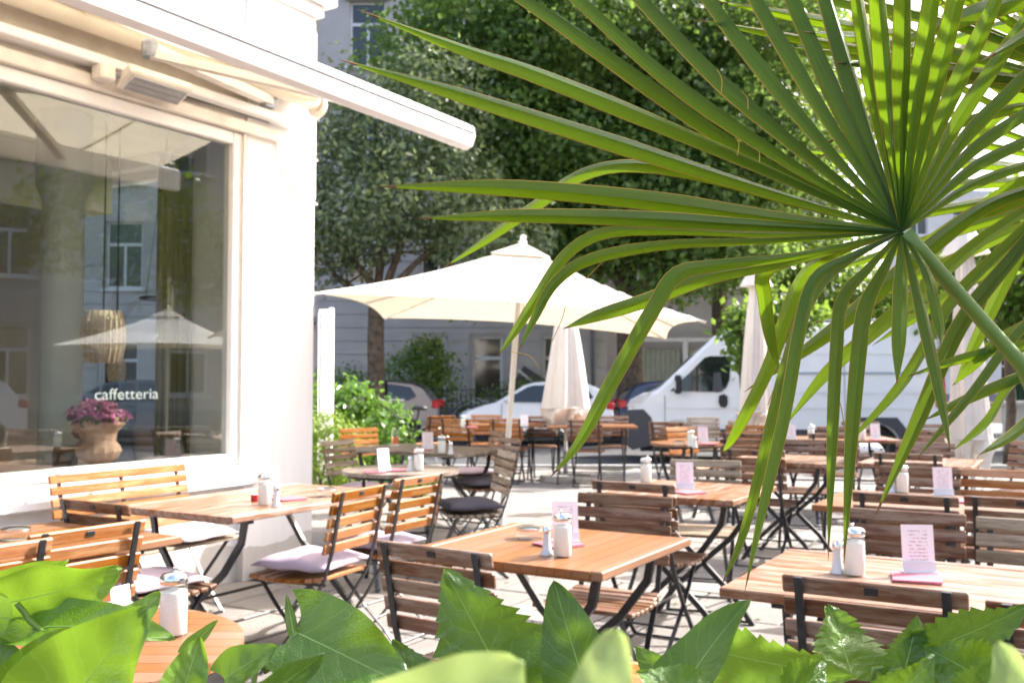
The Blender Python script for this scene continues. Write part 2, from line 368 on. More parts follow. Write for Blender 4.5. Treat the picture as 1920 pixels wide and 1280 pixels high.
class Proto:
    """build one of a kind; the first placing moves it, later ones copy it and its parts"""
    def __init__(s, root): s.root = root; s.used = False
    def put(s, loc, rz, label, cat, group=None):
        if s.used: o = copy_tree(s.root)
        else: o = s.root; s.used = True
        o.location = loc; o.rotation_euler = (0, 0, rz)
        return tag(o, label, cat, group)
UD = R(59.4)                       # direction in which the cafe front recedes
Un = Vector((math.cos(UD), math.sin(UD), 0)); Nn = Vector((Un.y, -Un.x, 0))

# ---------------------------------------------------------------- ground
b = MB(); b.add([(-300, -40, -.16), (300, -40, -.16), (300, 500, -.16), (-300, 500, -.16)], [(0, 1, 2, 3)])
tag(b.build('ground', M['soil']), kind='structure')
b = MB(); b.rng(-60, 60, 16.0, 25.6, -.150, -.12)
tag(b.build('street', M['asphalt']), kind='structure')
b = MB(); b.rng(-60, 60, 25.6, 31.0, -.155, .0)
tag(b.build('far_pavement', M['stone']), kind='structure')
b = MB(); b.rng(-60, 60, 25.45, 25.597, -.155, .012, .01)
tag(b.build('far_kerb', M['stone']), kind='structure')
terrace = tag(MB().rng(-12, 20, -3, 15.85, -.15, -.012).build('terrace', M['joint']), kind='structure')
tag(MB().rng(-12, 20, 15.853, 16.0, -.155, .012, .012).build('kerb', M['stone']), kind='structure')
SW, SD = .62, .62
sl = MB().rng(.008, SW - .008, .008, SD - .008, -.011, 0, .005)
proto_slab = sl.build('paving_slab', M['slab']); first = True
rest = MB(); ncount = 0
rot = Matrix.Rotation(UD, 3, 'Z')
for i in range(-12, 34):
    for j in range(-34, 26):
        p = rot @ Vector((i * SW, (j + (.5 if i % 2 else 0)) * SD, 0)); c = p + rot @ Vector((SW / 2, SD / 2, 0))
        if not (-6 < c.x < 12.5 and 1.6 < c.y < 15.3): continue
        vis = abs(c.x) < c.y * .56 + .4 and c.x > -.59 * 0 - 5 and (c - Vector((-1.498, 7.388, 0))).dot(Nn) > -.2
        if c.y > 7.6 and c.x < -1.2: vis = abs(c.x) < c.y * .25
        dz = rnd.uniform(-.0015, .0015)
        if vis and c.y < 8.6:
            o = proto_slab if first else proto_slab.copy()
            if not first: COL.objects.link(o)
            first = False
            o.parent = terrace; o.location = (p.x, p.y, dz); o.rotation_euler = (0, 0, UD); ncount += 1
        elif (c - Vector((-1.498, 7.388, 0))).dot(Nn) > -.2 or c.y > 7.4:
            q = [rot @ Vector(v) + Vector((p.x, p.y, dz)) for v in sl.v]; rest.add(q, sl.f)
o = rest.build('far_paving', M['slab'], terrace); o['kind'] = 'stuff'

# ---------------------------------------------------------------- foliage helpers
def leaf_mb(mb, p, size, nrm=None, aspect=1.7, fold=.18):
    n = nrm or Vector((rnd.gauss(0, 1), rnd.gauss(0, 1), rnd.gauss(0, 1) + .5)).normalized()
    a = n.orthogonal().normalized(); a = Matrix.Rotation(rnd.uniform(0, 6.283), 3, n) @ a; bb = n.cross(a)
    L = size * rnd.uniform(.7, 1.25); w = L / aspect / 2
    p = Vector(p)
    mb.add([p, p + a * L * .45 + bb * w + n * fold * w, p + a * L, p + a * L * .45 - bb * w + n * fold * w], [(0, 1, 2), (0, 2, 3)])
def blob_leaves(mb, c, r, n, size, shell=.45, clump=7, up=.35, aspect=1.7, spread=.16):
    """leaves in twig-sized clumps through the outer part of an ellipsoid"""
    c = Vector(c); r = Vector(r); m = max(1, n // clump)
    for _ in range(m):
        d = Vector((rnd.gauss(0, 1), rnd.gauss(0, 1), rnd.gauss(0, 1))).normalized()
        k = (1 - shell * rnd.random() ** 1.4) * rnd.uniform(.9, 1.1)
        q = c + Vector((d.x * r.x * k, d.y * r.y * k, d.z * r.z * k))
        for _ in range(clump):
            o = Vector((rnd.gauss(0, 1), rnd.gauss(0, 1), rnd.gauss(0, .8))) * spread
            nn = (d * .6 + Vector((rnd.gauss(0, .6), rnd.gauss(0, .6), rnd.gauss(0, .6) + up))).normalized()
            leaf_mb(mb, q + o, size, nn, aspect)
def limb(mb, p0, p1, r0, r1, n=7, k=5, wob=.08):
    p0 = Vector(p0); p1 = Vector(p1); L = (p1 - p0).length; pts = []; rr = []
    for i in range(k + 1):
        t = i / k; pts.append(p0.lerp(p1, t) + Vector((rnd.uniform(-1, 1), rnd.uniform(-1, 1), rnd.uniform(-.3, .3))) * wob * L * .3 * math.sin(math.pi * t)); rr.append(r0 + (r1 - r0) * t)
    mb.tube(pts, rr, n)
def tree(label, base, fork, r0, blobs, mat, size, limbs, group=None, clump=8, spread=.22, aspect=1.6, cat='tree'):
    t = empty('street_tree', base, 0, label, cat, group); B = Vector(base)
    tb = MB(); f = Vector(fork) - B
    pts = [Vector((0, 0, -.1)), Vector((0, 0, .25)), f * .35 + Vector((.04, 0, 0)), f * .7, f]; tb.tube(pts, [r0 * 1.5, r0 * 1.08, r0, r0 * .95, r0 * .9], 12)
    for q in limbs:
        q = Vector(q) - B; s = f * rnd.uniform(.85, 1.0); limb(tb, s, q, r0 * .55, r0 * .12, 7, 6, .22)
        for _ in range(3):
            s2 = s.lerp(q, rnd.uniform(.35, .8)); limb(tb, s2, s2 + Vector((rnd.uniform(-1, 1), rnd.uniform(-1, 1), rnd.uniform(-.2, .9))) * .9, r0 * .16, r0 * .04, 5, 3)
    tb.build('trunk', M['bark'], t, smooth=True)
    cb = MB()
    for (c, r, n) in blobs: blob_leaves(cb, Vector(c) - B, r, n, size, .55, clump, .35, aspect, spread)
    cb.build('crown', mat, t)
    return t

# ---------------------------------------------------------------- cafe building (local x runs along the front, local y goes inside)
CO = Vector((-1.498, 7.388, 0))
cafe = empty('cafe_building', CO, UD, 'white rendered cafe building with large shop window at left', 'building')
def part(name, mat, mb, parent=cafe, smooth=False): return mb.build(name, mat, parent, smooth=smooth)
part('base_wall', M['white_wall'], MB().rng(-9, -.60, .06, .36, 0, .655))
part('pillar', M['white_wall'], MB().rng(-.69, 0, .0, .62, 0, 4.135))
for k in range(4):      # rusticated quoin blocks on the corner of the pillar
    part('quoin', M['white_wall'], MB().rng(-.012, .02, .0, .60, 2.74 + k * .33, 2.74 + k * .33 + .30, .006))
sill = part('window_sill', M['white_paint'], MB().rng(-9, -.58, -.05, .40, .66, .76, .008))
part('sill_board', M['white_paint'], MB().rng(-9, -.692, .0, .40, .762, .80), sill)
part('lintel', M['old_paint'], MB().rng(-9, -.693, .02, .36, 3.14, 4.2))
part('lintel_board', M['old_paint'], MB().rng(-9, -.42, -.045, .018, 3.09, 3.17, .006))
part('upper_wall', M['white_wall'], MB().rng(-9, 0.0, .02, .5, 4.203, 8.0))
for k, (z, o_) in enumerate(((4.14, .05), (4.23, .12))):
    part('cornice', M['white_wall'], MB().rng(-.69 - o_ * .4, o_, -o_, .64, z, z + .085, .01))
# window: frame of four members, glazing bead, one wide pane
win = part('window', M['white_paint'], MB().rng(-.813, -.697, .0, .10, .803, 3.085, .008))
part('frame', M['white_paint'], MB().rng(-9, -.816, .0, .10, .803, .875, .008), win)
part('frame', M['white_paint'], MB().rng(-9, -.816, .0, .10, 3.0, 3.085, .008), win)
part('bead', M['old_paint'], MB().rng(-.737, -.717, -.022, -.002, .80, 3.085), win)
part('pane', M['glass'], MB().rng(-9, -.815, .045, .051, .876, 2.999), win)
# lettering on the glass
fc = bpy.data.curves.new('lettering', 'FONT'); fc.body = 'caffetteria'; fc.size = .112; fc.extrude = .0006; fc.space_character = 1.0
fo = bpy.data.objects.new('lettering', fc); COL.objects.link(fo)
dg = bpy.context.evaluated_depsgraph_get(); me = bpy.data.meshes.new_from_object(fo.evaluated_get(dg)); bpy.data.objects.remove(fo)
me.materials.clear(); me.materials.append(M['letter'])
wx = max(v.co.x for v in me.vertices)
fo = bpy.data.objects.new('lettering', me); COL.objects.link(fo); fo.parent = win
fo.location = (-1.835, .058, 1.262); fo.rotation_euler = (R(90), 0, 0); fo.scale = (.465 / wx, .85, 1)
# side wall round the corner with a window on the other street
SWX = -.33
part('side_wall', M['white_wall'], MB().rng(SWX, 0, .622, .75, 0, 4.2).rng(SWX, 0, 2.75, 8.0, 0, 4.2).rng(SWX, 0, .751, 2.749, 0, .6).rng(SWX, 0, .751, 2.749, 3.1, 4.2))
part('side_wall_top', M['white_wall'], MB().rng(SWX, 0, .502, 8, 4.203, 8))
sw = part('window', M['white_paint'], MB().rng(-.2, -.12, .753, .83, .602, 3.098))
part('frame', M['white_paint'], MB().rng(-.2, -.12, 2.67, 2.747, .602, 3.098), sw)
part('frame', M['white_paint'], MB().rng(-.2, -.12, .831, 2.669, 3.03, 3.098), sw)
part('pane', M['jar_glass'], MB().rng(-.163, -.157, .832, 2.668, .603, 3.028), sw)
# the room behind the glass
room = part('room', M['inner_wall'], MB().rng(-9, SWX - .002, 5.6, 5.8, 0, 3.3).rng(-9.2, -9, .37, 5.8, 0, 3.3).rng(-9, SWX - .002, .37, 5.6, 3.2, 3.35))
part('room_floor', M['inner_floor'], MB().rng(-9, SWX - .002, .37, 5.6, -.05, .02), room)
part('beam', M['inner_wall'], MB().rng(-9, SWX - .01, 1.9, 2.2, 2.75, 3.19), room)
part('column', M['column'], MB().lathe([(.17, .02), (.17, .2), (.14, .25), (.135, 2.6), (.18, 2.7), (.18, 3.19)], 20, (-1.42, .98, 0)), room, True)
part('counter', M['inner_floor'], MB().rng(-4.6, -1.6, 3.2, 3.7, .03, 1.05), room)
def folds(mb, x0, x1, y, z0, z1, amp, n):
    vs = []; fs = []
    for i in range(n + 1):
        x = x0 + (x1 - x0) * i / n; yy = y + amp * math.sin(i * 1.9) + amp * .4 * math.sin(i * .7)
        vs += [(x, yy, z0), (x, yy, z1)]
    fs = [(2 * i, 2 * i + 2, 2 * i + 3, 2 * i + 1) for i in range(n)]; return mb.add(vs, fs)
for (x0, x1, y) in ((-1.02, -.72, .50), (-.62, -.4, .97)):
    c = folds(MB(), x0, x1, y, .85, 2.97, .022, 24).build('curtain', M['curtain'], None, CO, True, UD)
    md = c.modifiers.new('thick', 'SOLIDIFY'); md.thickness = .006
    tag(c, 'olive curtain hanging just inside the right edge of the shop window' if y < .7 else 'olive curtain gathered at the corner deeper inside the cafe', 'curtain')
def in_cafe(x, y, z=0): return CO + Un * x - Nn * y + Vector((0, 0, z))
# things seen through the glass
def urn(loc, s, label, nfl):
    u = empty('urn', loc, 0, label, 'urn')
    fl = lambda t, i: 1 + (.05 * math.cos(t * 14) if 3 <= i <= 6 else 0)
    MB().lathe([(r_ * s, z_ * s) for r_, z_ in ((.40, 0), (.40, .1), (.24, .2), (.24, .28), (.46, .42), (.55, .6), (.5, .74), (.42, .86), (.46, 1.1), (.66, 1.3), (.66, 1.36), (.5, 1.36), (.45, 1.25))], 42, (0, 0, 0), fl).build('pot', M['terracotta'], u, smooth=40)
    f = MB(); g = MB()
    for _ in range(nfl):
        a = rnd.uniform(0, 6.283); q = rnd.random() ** .5 * .72 * s; p = Vector((q * math.cos(a), q * math.sin(a), (1.38 + .5 * (1 - (q / s / .8) ** 2) * rnd.uniform(.7, 1.1)) * s))
        for _ in range(7): leaf_mb(f, p + Vector((rnd.gauss(0, .03), rnd.gauss(0, .03), rnd.gauss(0, .02))) * s, .13 * s, None, 1.2)
        leaf_mb(g, p - Vector((0, 0, .06 * s)), .2 * s)
    f.build('flowers', M['flower'], u); g.build('leaves', M['lf_mid'], u)
    return u
urn(in_cafe(-1.68, .22, .802), .235, 'terracotta urn of pink flowers standing on the shop window sill', 150)
urn(in_cafe(-1.48, .62, .95), .15, 'smaller urn of pink flowers further inside behind the shop window', 80)
part('plinth', M['inner_floor'], MB().rng(-1.62, -1.34, .5, .76, .02, .948), room)
def pendant(loc, r, h, label):
    u = empty('pendant_lamp', loc, 0, label, 'lamp')
    n = 22; rib = MB()
    for k in range(n):
        a = 6.283 * k / n; pts = []
        for i in range(9):
            t = i / 8; q = r * (.55 + .45 * math.sin(math.pi * (.12 + .76 * t)) ** .6); pts.append((q * math.cos(a), q * math.sin(a), -h / 2 + h * t))
        rib.tube(pts, .006 if r > .08 else .004, 4)
    rib.build('shade_ribs', M['wicker'], u)
    MB().lathe([(.52 * r, -h / 2), (.9 * r, -h * .3), (.93 * r, 0), (.9 * r, h * .3), (.52 * r, h / 2)], 20).build('shade', M['wicker'], u, smooth=True)
    MB().tube([(0, 0, h / 2), (0, 0, 3.19 - loc[2])], .006, 5).build('cord', M['black'], u)
pendant(in_cafe(-1.45, .50, 1.66), .135, .34, 'large round wicker pendant lamp hanging behind the shop window')
pendant(in_cafe(-1.0, .95, 1.45), .06, .16, 'small wicker pendant lamp lower and right of the large one')
rg = empty('added_ring', in_cafe(-.66, .86, 1.98), 0, 'black ring added behind the shop window glass', 'lamp')  # added ring for a dark ellipse in the glass, no known lamp
MB().tube([(0.17 * math.cos(a * math.pi / 18), 0.17 * math.sin(a * math.pi / 18), 0) for a in range(37)], .011, 6, False).build('ring', M['black'], rg, smooth=True)
for a in range(3): MB().tube([(0.17 * math.cos(a * 2.094), 0.17 * math.sin(a * 2.094), 0), (0, 0, 1.2)], .002, 4).build('wire', M['black'], rg)
for k, (x, y, lb) in enumerate(((-2.5, 1.35, 'dark indoor table nearest the left edge of the shop window'), (-1.3, 1.5, 'dark indoor table near the middle of the shop window'))):
    t = empty('indoor_table', in_cafe(x, y, .02), UD, lb, 'table')
    MB().rng(-.4, .4, -.4, .4, .72, .76, .006).build('table_top', M['inner_floor'], t)
    MB().tube([(0, 0, .03), (0, 0, .72)], .04, 10).build('column', M['black'], t); MB().lathe([(.25, 0), (.24, .03)], 20).build('foot', M['black'], t)
for k, (x, y, h, w, lb) in enumerate(((-1.13, .24, .05, .10, 'small cream box on the shop window sill at right'), (-2.32, .22, .05, .12, 'small white card box on the shop window sill at left'), (-2.16, .2, .035, .08, 'flat white dish on the shop window sill beside the column'))):
    o = empty('sill_box', in_cafe(x, y, .8025), UD, lb, 'box'); MB().rng(-w / 2, w / 2, -.03, .03, 0, h, .004).build('carton', M['white_paint'], o); MB().rng(-w / 2 - .003, w / 2 + .003, -.033, .033, h * .7, h + .003, .003).build('lid', M['white_paint'], o)

# ---------------------------------------------------------------- awning
aw = empty('awning', CO, UD, 'cream folding arm awning extended over the shop window', 'awning')
def ap(name, mat, mb, smooth=False, parent=None): return mb.build(name, mat, parent or aw, smooth=smooth)
AT0, AT1 = -8.5, -.16
ap('back_rail', M['white_paint'], MB().rng(AT0, AT1 - .1, -.12, .018, 3.215, 3.275, .008))
ap('roller', M['awning_fabric'], MB().tube([(AT0, -.19, 3.40), (AT1 - .03, -.19, 3.40)], .052, 14), True)
ap('end_cap', M['old_paint'], MB().tube([(AT1 - .03, -.18, 3.385), (AT1, -.18, 3.385)], .085, 18), 40)
ap('hood', M['old_paint'], MB().rng(AT0, AT1 - .02, -.27, .018, 3.475, 3.495, .006))
fb = MB(); vs = []; fs = []; nx, ny = 26, 8
for i in range(nx + 1):
    for j in range(ny + 1):
        x = AT0 + (AT1 - .06 - AT0) * i / nx; tt = j / ny; sag = -.035 * math.sin(math.pi * tt) + .006 * math.sin(x * 5.1 + tt * 3)
        vs.append((x, -.19 - 1.19 * tt, 3.452 - .345 * tt + sag))
for i in range(nx):
    for j in range(ny): a = i * (ny + 1) + j; fs.append((a, a + 1, a + ny + 2, a + ny + 1))
fb.add(vs, fs); fbo = ap('canopy', M['awning_fabric'], fb, True)
for x in (-.95, -2.15, -3.35, -4.55, -5.75): ap('seam', M['awning_fabric'], MB().strap([(x, -.19 - 1.19 * t / 8, 3.452 - .345 * t / 8 - .035 * math.sin(math.pi * t / 8) - .004) for t in range(9)], .025, .003), False, fbo)
bar = MB(); prof = [(-1.36, 3.115), (-1.40, 3.13), (-1.455, 3.10), (-1.465, 3.03), (-1.44, 2.965), (-1.40, 2.945), (-1.365, 2.955), (-1.355, 3.02)]
n = len(prof); bar.add([(AT0, y, z) for y, z in prof] + [(-.03, y, z) for y, z in prof], [tuple(range(n)), tuple(reversed(range(n, 2 * n)))] + [(i, (i + 1) % n, (i + 1) % n + n, i + n) for i in range(n)])
brn = fix_normals(ap('front_bar', M['white_paint'], bar, 35))
ap('groove', M['galv'], MB().rng(AT0, -.035, -1.472, -1.452, 3.052, 3.062), False, brn)
ap('bar_cap', M['white_paint'], MB().add([(-.028, y * 1.0, z) for y, z in prof] + [(-.016, -1.41 + (y + 1.41) * .9, 3.035 + (z - 3.035) * .9) for y, z in prof], [tuple(reversed(range(n))), tuple(range(n, 2 * n))] + [(i, i + n, (i + 1) % n + n, (i + 1) % n) for i in range(n)]), False, brn)
for (sx, ex) in ((-.62, -2.02), (-4.2, -5.6)):
    a0, a1, a2 = Vector((sx, -.13, 3.33)), Vector((ex, -.62, 3.20)), Vector((ex + .9, -1.34, 3.02))
    arm = ap('folding_arm', M['old_paint'], MB().strap([a0, a1], .055, .075, (0, 0, 1)))
    ap('forearm', M['old_paint'], MB().strap([a1 - Vector((0, 0, .03)), a2], .045, .06, (0, 0, 1)), False, arm)
    ap('elbow', M['galv'], MB().lathe([(.04, -.05), (.045, -.02), (.045, .03), (.035, .045)], 12, a1), False, arm)
    ap('shoulder', M['galv'], MB().box(a0, (.12, .07, .10), None, .012), False, arm)
def hang(p0, p1, sag):
    return [Vector(p0).lerp(Vector(p1), i / 14) - Vector((0, 0, sag * math.sin(math.pi * i / 14))) for i in range(15)]
ap('cable_shadow_line', M['white_paint'], MB().tube([(-.42, -.012, 3.14), (-.38, -.012, 2.98), (-.29, -.012, 2.84), (-.17, -.012, 2.75), (-.01, -.036, 2.70)], .009, 6), True)  # added tube drawing a curved shadow edge on the pillar
ap('cable_shadow_line', M['white_paint'], MB().tube([(-.24, -.012, 3.34), (-.21, -.012, 3.2), (-.14, -.012, 3.1), (-.01, -.036, 3.03)], .009, 6), True)  # second added tube, also following a shadow edge
# infrared heater under the awning
ht = empty('wall_heater', in_cafe(-1.62, -.17, 3.17), UD, 'cream infrared heater with wire grille fixed above the shop window', 'heater')
rx = Matrix.Rotation(R(-28), 3, 'X')
MB().box((0, 0, 0), (.46, .17, .07), rx, .012).build('housing', M['old_paint'], ht)
MB().box(rx @ Vector((.0, 0, -.037)), (.40, .12, .006), rx).build('reflector', M['white_paint'], ht)  # white base colour stands in for bright reflections in the metal
for k in range(22): MB().box(rx @ Vector((-.19 + k * .018, 0, -.045)), (.003, .125, .004), rx).build('grille_wire', M['galv'], ht)
for k in range(3): MB().box(rx @ Vector((0, -.045 + k * .045, -.049)), (.40, .003, .003), rx).build('grille_wire', M['galv'], ht)
MB().box((-.31, .06, .0), (.10, .1, .09), None, .01).build('junction_box', M['old_paint'], ht)
MB().tube([(-.23, .02, 0), (-.28, .05, 0)], .018, 8).build('bracket', M['galv'], ht)
MB().tube([(.2, .14, .04), (.7, .145, .05), (1.12, .15, .05)], .009, 6).build('cable_shadow_line', M['bumper'], ht)
# white sign panel behind the clipped bush
mc = empty('sign_panel', (-2.36, 11.95, 0), R(-6), 'tall narrow white sign panel behind the clipped bush at the cafe corner', 'sign')
MB().rng(0, .13, 0, .10, .12, 2.24, .008).build('panel', M['white_paint'], mc)
MB().rng(.131, .165, -.01, .11, .12, 2.26, .006).build('edge_strip', M['white_paint'], mc)
MB().tube([(.012, -.012, .14), (.012, -.012, 2.2)], .010, 6).build('edge_rod', M['chrome'], mc)
MB().rng(.02, .14, .0, .1, 0, .119).build('foot', M['galv'], mc)

# ---------------------------------------------------------------- furniture
def make_chair(kind):
    t = empty('folding_chair'); w = M[kind]
    for k in range(5):                                # backrest slats, on the front of the posts
        z = .845 - k * .060; y = -.280 + k * .0125 + .014
        rx = Matrix.Rotation(R(12), 3, 'X')
        s = MB().box((0, y, z), (.45, .016, .047), rx, .004).build('slat', w, t)
        if k == 0: MB().box((0, y - .0095, z), (.034, .003, .020), rx, .001).build('emblem', M['black'], s)
    for k in range(8):                                # seat slats
        y = -.165 + k * .051; q = (y - .03) / .2; ln = .40 if k < 2 else .44
        MB().box((0, y, .452 + .016 * q * q - .008), (ln, .043, .018), Matrix.Rotation(.12 * q, 3, 'X'), .004).build('slat', w, t)
    for s in (-1, 1):
        x = s * .178
        MB().strap([(x, -.293, .868), (x, -.265, .75), (x, -.235, .60), (x, -.19, .455), (x, -.06, .26), (x, .10, .07), (x, .165, .006)], .022, .008).build('back_post', M['steel'], t)
        x = s * .158
        MB().strap([(x, .185, .428), (x, .09, .31), (x, -.04, .18), (x, -.17, .075), (x, -.235, .006)], .020, .008).build('leg', M['steel'], t)
        MB().strap([(s * .168, -.19, .435), (s * .168, .02, .432), (s * .168, .20, .44)], .012, .012).build('seat_rail', M['steel'], t)
    for (x, y, z) in ((.178, .165, .008), (.158, -.235, .008), (.178, .02, .17), (.158, -.10, .13)):
        MB().tube([(-x, y, z), (x, y, z)], .0065, 6).build('stretcher', M['steel'], t)
    return t
CH = {k: Proto(make_chair(k)) for k in ('honey', 'red', 'grey')}
PU, MU, PN, MN = 59.4, 239.4, -30.6, 149.4
def chair(top, face, kind, label, group):
    f = Vector((math.cos(R(face)), math.sin(R(face)), 0)); p = Vector((top[0], top[1], 0)) + f * .287
    CH[kind].put(p, R(face - 90), label, 'chair', group); return p, f
def cushion(p, f, mat, label, dz=0, s=.40, h=.075, pat=None):
    t = MB(); n = 14; vs = []
    for sg in (1, -1):
        for i in range(n + 1):
            for j in range(n + 1):
                u = -1 + 2 * i / n; v = -1 + 2 * j / n
                q = max(0, (1 - abs(u) ** 2.6)) ** .5 * max(0, (1 - abs(v) ** 2.6)) ** .5
                pin = 1 - .07 * (1 - abs(u * v)) * max(abs(u), abs(v)) ** 4
                z = sg * h / 2 * q * (1.15 if sg > 0 else .55) + .006 * math.sin(u * 7 + v * 3) * q
                vs.append((u * s / 2 * pin, v * s / 2 * pin, z))
    m = n + 1; fs = []
    for sg in range(2):
        o = sg * m * m
        for i in range(n):
            for j in range(n):
                a = o + i * m + j; q = (a, a + m, a + m + 1, a + 1); fs.append(q if sg == 0 else q[::-1])
    t.add(vs, fs)
    o = t.build('seat_cushion', mat, None, (p.x + f.x * .01, p.y + f.y * .01, .47 + h * .30 + dz), True, math.atan2(f.y, f.x) + rnd.uniform(-.12, .12))
    bm = bmesh.new(); bm.from_mesh(o.data); bmesh.ops.remove_doubles(bm, verts=bm.verts[:], dist=.0005); bm.to_mesh(o.data); bm.free()
    return tag(o, label, 'cushion')
G1 = 'folding chairs on the terrace'
# near rows, right of the middle
chair((.90, 2.49), PU, 'red', 'reddish brown folding chair nearest the camera at right, its back to us', G1)
chair((1.288, 2.18), PU, 'red', 'folding chair cut off at the right edge, beside the nearest chair', G1)
chair((-.256, 3.03), 56, 'red', 'brown folding chair with its back to us left of the central table', G1)
chair((.51, 4.42), 242, 'red', 'brown folding chair facing us on the far side of the central table', G1)
chair((.594, 4.916), PU, 'red', 'folding chair standing back to back behind the one at the central table', G1)
chair((1.245, 6.33), 252, 'grey', 'weathered grey folding chair facing us behind the table with the tall menu card', G1)
chair((1.545, 3.89), MU, 'red', 'red brown folding chair facing us across the near right table', G1)
chair((1.95, 3.62), MU, 'grey', 'grey weathered folding chair facing us across the near right table', G1)
chair((1.75, 4.41), PU, 'red', 'folding chair back to us behind the red brown one of the near right table', G1)
chair((2.19, 4.25), PU, 'red', 'folding chair back to us at right, behind the grey weathered chair', G1)
chair((2.40, 5.80), MU, 'red', 'folding chair facing us behind the menu card with red print', G1)
chair((2.80, 5.65), MU, 'honey', 'light brown folding chair facing us below the folded parasol at right', G1)
chair((2.74, 6.83), PU, 'red', 'folding chair back to us left below the folded parasol at right', G1)
# along the cafe front
chair((-1.46, 3.44), 147, 'honey', 'orange brown folding chair at left, back to us, with an emblem on top', G1)
chair((-1.60, 3.02), 149, 'honey', 'orange brown folding chair cut off by the left edge of the picture', G1)
pB = chair((-1.77, 4.14), PU, 'red', 'folding chair at the left end of the long cafe front table', G1)
pC = chair((-.70, 4.67), 155, 'honey', 'honey coloured folding chair with a cushion, nearer of two at the cafe front table', G1)
pD = chair((-.48, 5.26), 150, 'honey', 'honey coloured folding chair with a cushion, farther of two at the cafe front table', G1)
# under and behind the open parasol
pE = chair((-1.50, 8.40), -27, 'grey', 'brown folding chair in the shade at the cafe corner, facing right', G1)
chair((-1.64, 10.45), -53, 'honey', 'pale sunlit folding chair in front of the clipped round bush', G1)
chair((-2.05, 14.0), 185, 'honey', 'orange folding chair standing in front of the leafy shrub', G1)
pH1 = chair((-.02, 7.05), 196, 'grey', 'shaded grey brown folding chair with a dark cushion right of the round table', G1)
pH2 = chair((.0, 8.70), 205, 'red', 'brown folding chair with a dark cushion behind the parasol pole', G1)
pH3 = chair((-.12, 9.75), 200, 'red', 'brown folding chair half hidden behind the chair at the parasol pole', G1)
# far row by the kerb
chair((-1.0, 14.0), 120, 'honey', 'leftmost folding chair of the far row by the kerb, back to us', G1)
chair((-.38, 14.5), 265, 'honey', 'folding chair facing us behind the left far table', G1)
chair((-.08, 13.0), 80, 'honey', 'folding chair back to us in front of the left far table, behind the pole', G1)
chair((.43, 14.0), 265, 'red', 'folding chair facing us between the two far tables', G1)
chair((.93, 12.6), 80, 'red', 'folding chair back to us in front of the right far table', G1)
chair((1.43, 14.0), 262, 'red', 'folding chair facing us behind the right far table near the van bumper', G1)
# middle distance at right
chair((1.88, 12.0), 66, 'red', 'dark folding chair right beside the van bumper, back to us', G1)
chair((1.83, 10.75), -55, 'honey', 'bright sunlit folding chair facing us in front of the van', G1)
chair((2.64, 13.6), 262, 'grey', 'pale grey folding chair facing us against the van door', G1)
chair((2.22, 9.45), 72, 'red', 'folding chair back to us right of the small middle table', G1)
chair((1.77, 7.22), PU, 'red', 'folding chair back to us behind the long hanging palm tips', G1)
chair((2.52, 8.50), 250, 'red', 'folding chair facing us seen between two hanging palm strips', G1)
chair((3.05, 9.35), 70, 'red', 'folding chair back to us right behind the broad hanging palm strip', G1)
chair((3.38, 8.05), MU, 'red', 'folding chair facing us behind the far right small table', G1)
chair((4.2, 9.9), 75, 'red', 'folding chair back to us in front of the van rear wheel', G1)
chair((2.66, 11.2), 250, 'honey', 'folding chair facing us at the foot of the middle folded parasol', G1)
chair((4.35, 8.2), 200, 'red', 'folding chair at the right edge beside the folded parasol', G1)

chair((3.75, 6.2), MU, 'red', 'folding chair facing us cut off at the right edge beyond the light brown one', G1)
chair((3.6, 10.9), 262, 'red', 'folding chair facing us behind the table before the van', G1)
chair((2.95, 12.4), 250, 'grey', 'grey folding chair right of the middle folded parasol', G1)
chair((4.9, 11.4), 240, 'red', 'folding chair far right in front of the van rear lights', G1)
chair((-.75, 12.9), 70, 'honey', 'folding chair back to us left of the parasol pole in the far row', G1)

cushion(*pC, M['lilac'], 'plump lilac cushion on the nearer honey chair', .004, .42, .10)
cushion(*pD, M['lilac'], 'lilac cushion on the farther honey chair', .004, .40, .08)
cushion(*pB, M['lilac'], 'pale lilac cushion on the chair at the table end', .0, .40, .07)
cushion(*pE, M['lilac'], 'lilac cushion on the shaded chair at the cafe corner', 0, .38, .06)
cushion(*pH1, M['charcoal'], 'thick charcoal cushion on the chair right of the round table', 0, .42, .09)
cushion(*pH2, M['charcoal'], 'charcoal cushion on the chair behind the parasol pole', 0, .42, .08)
cushion(*pH3, M['lilac'], 'pale lilac cushion on the chair farthest behind the pole', 0, .40, .06)
# bench against the cafe wall
bn = empty('garden_bench', in_cafe(-1.80, -.40), UD + math.pi, 'honey coloured slatted garden bench against the cafe wall', 'bench')
for k in range(6):
    MB().box((0, -.245 + k * .013, .835 - k * .062), (.93, .018, .046), Matrix.Rotation(R(12), 3, 'X'), .004).build('slat', M['honey'], bn)
for k in range(8):
    MB().box((0, -.13 + k * .052, .445), (.95, .044, .018), None, .004).build('slat', M['grey'], bn)
for s in (-1, 0, 1):
    x = s * .40
    MB().strap([(x, -.262, .86), (x, -.20, .58), (x, -.155, .43), (x, -.02, .22), (x, .17, .0)], .022, .010).build('back_post', M['steel'], bn)
    if s: MB().strap([(x * .95, .22, .43), (x * .95, .02, .2), (x * .95, -.2, .0)], .022, .010).build('leg', M['steel'], bn)
MB().tube([(-.4, .17, .01), (.4, .17, .01)], .008, 6).build('stretcher', M['steel'], bn)
MB().tube([(-.4, .02, .19), (.4, .02, .19)], .008, 6).build('stretcher', M['steel'], bn)
cushion(in_cafe(-1.60, -.48), -Un, M['pinkish'], 'pale pink cushion on the garden bench', -.012, .44, .08)
cushion(in_cafe(-2.0, -.46), -Un, M['charcoal'], 'dark grey cushion leaning on the garden bench', -.012, .38, .11)

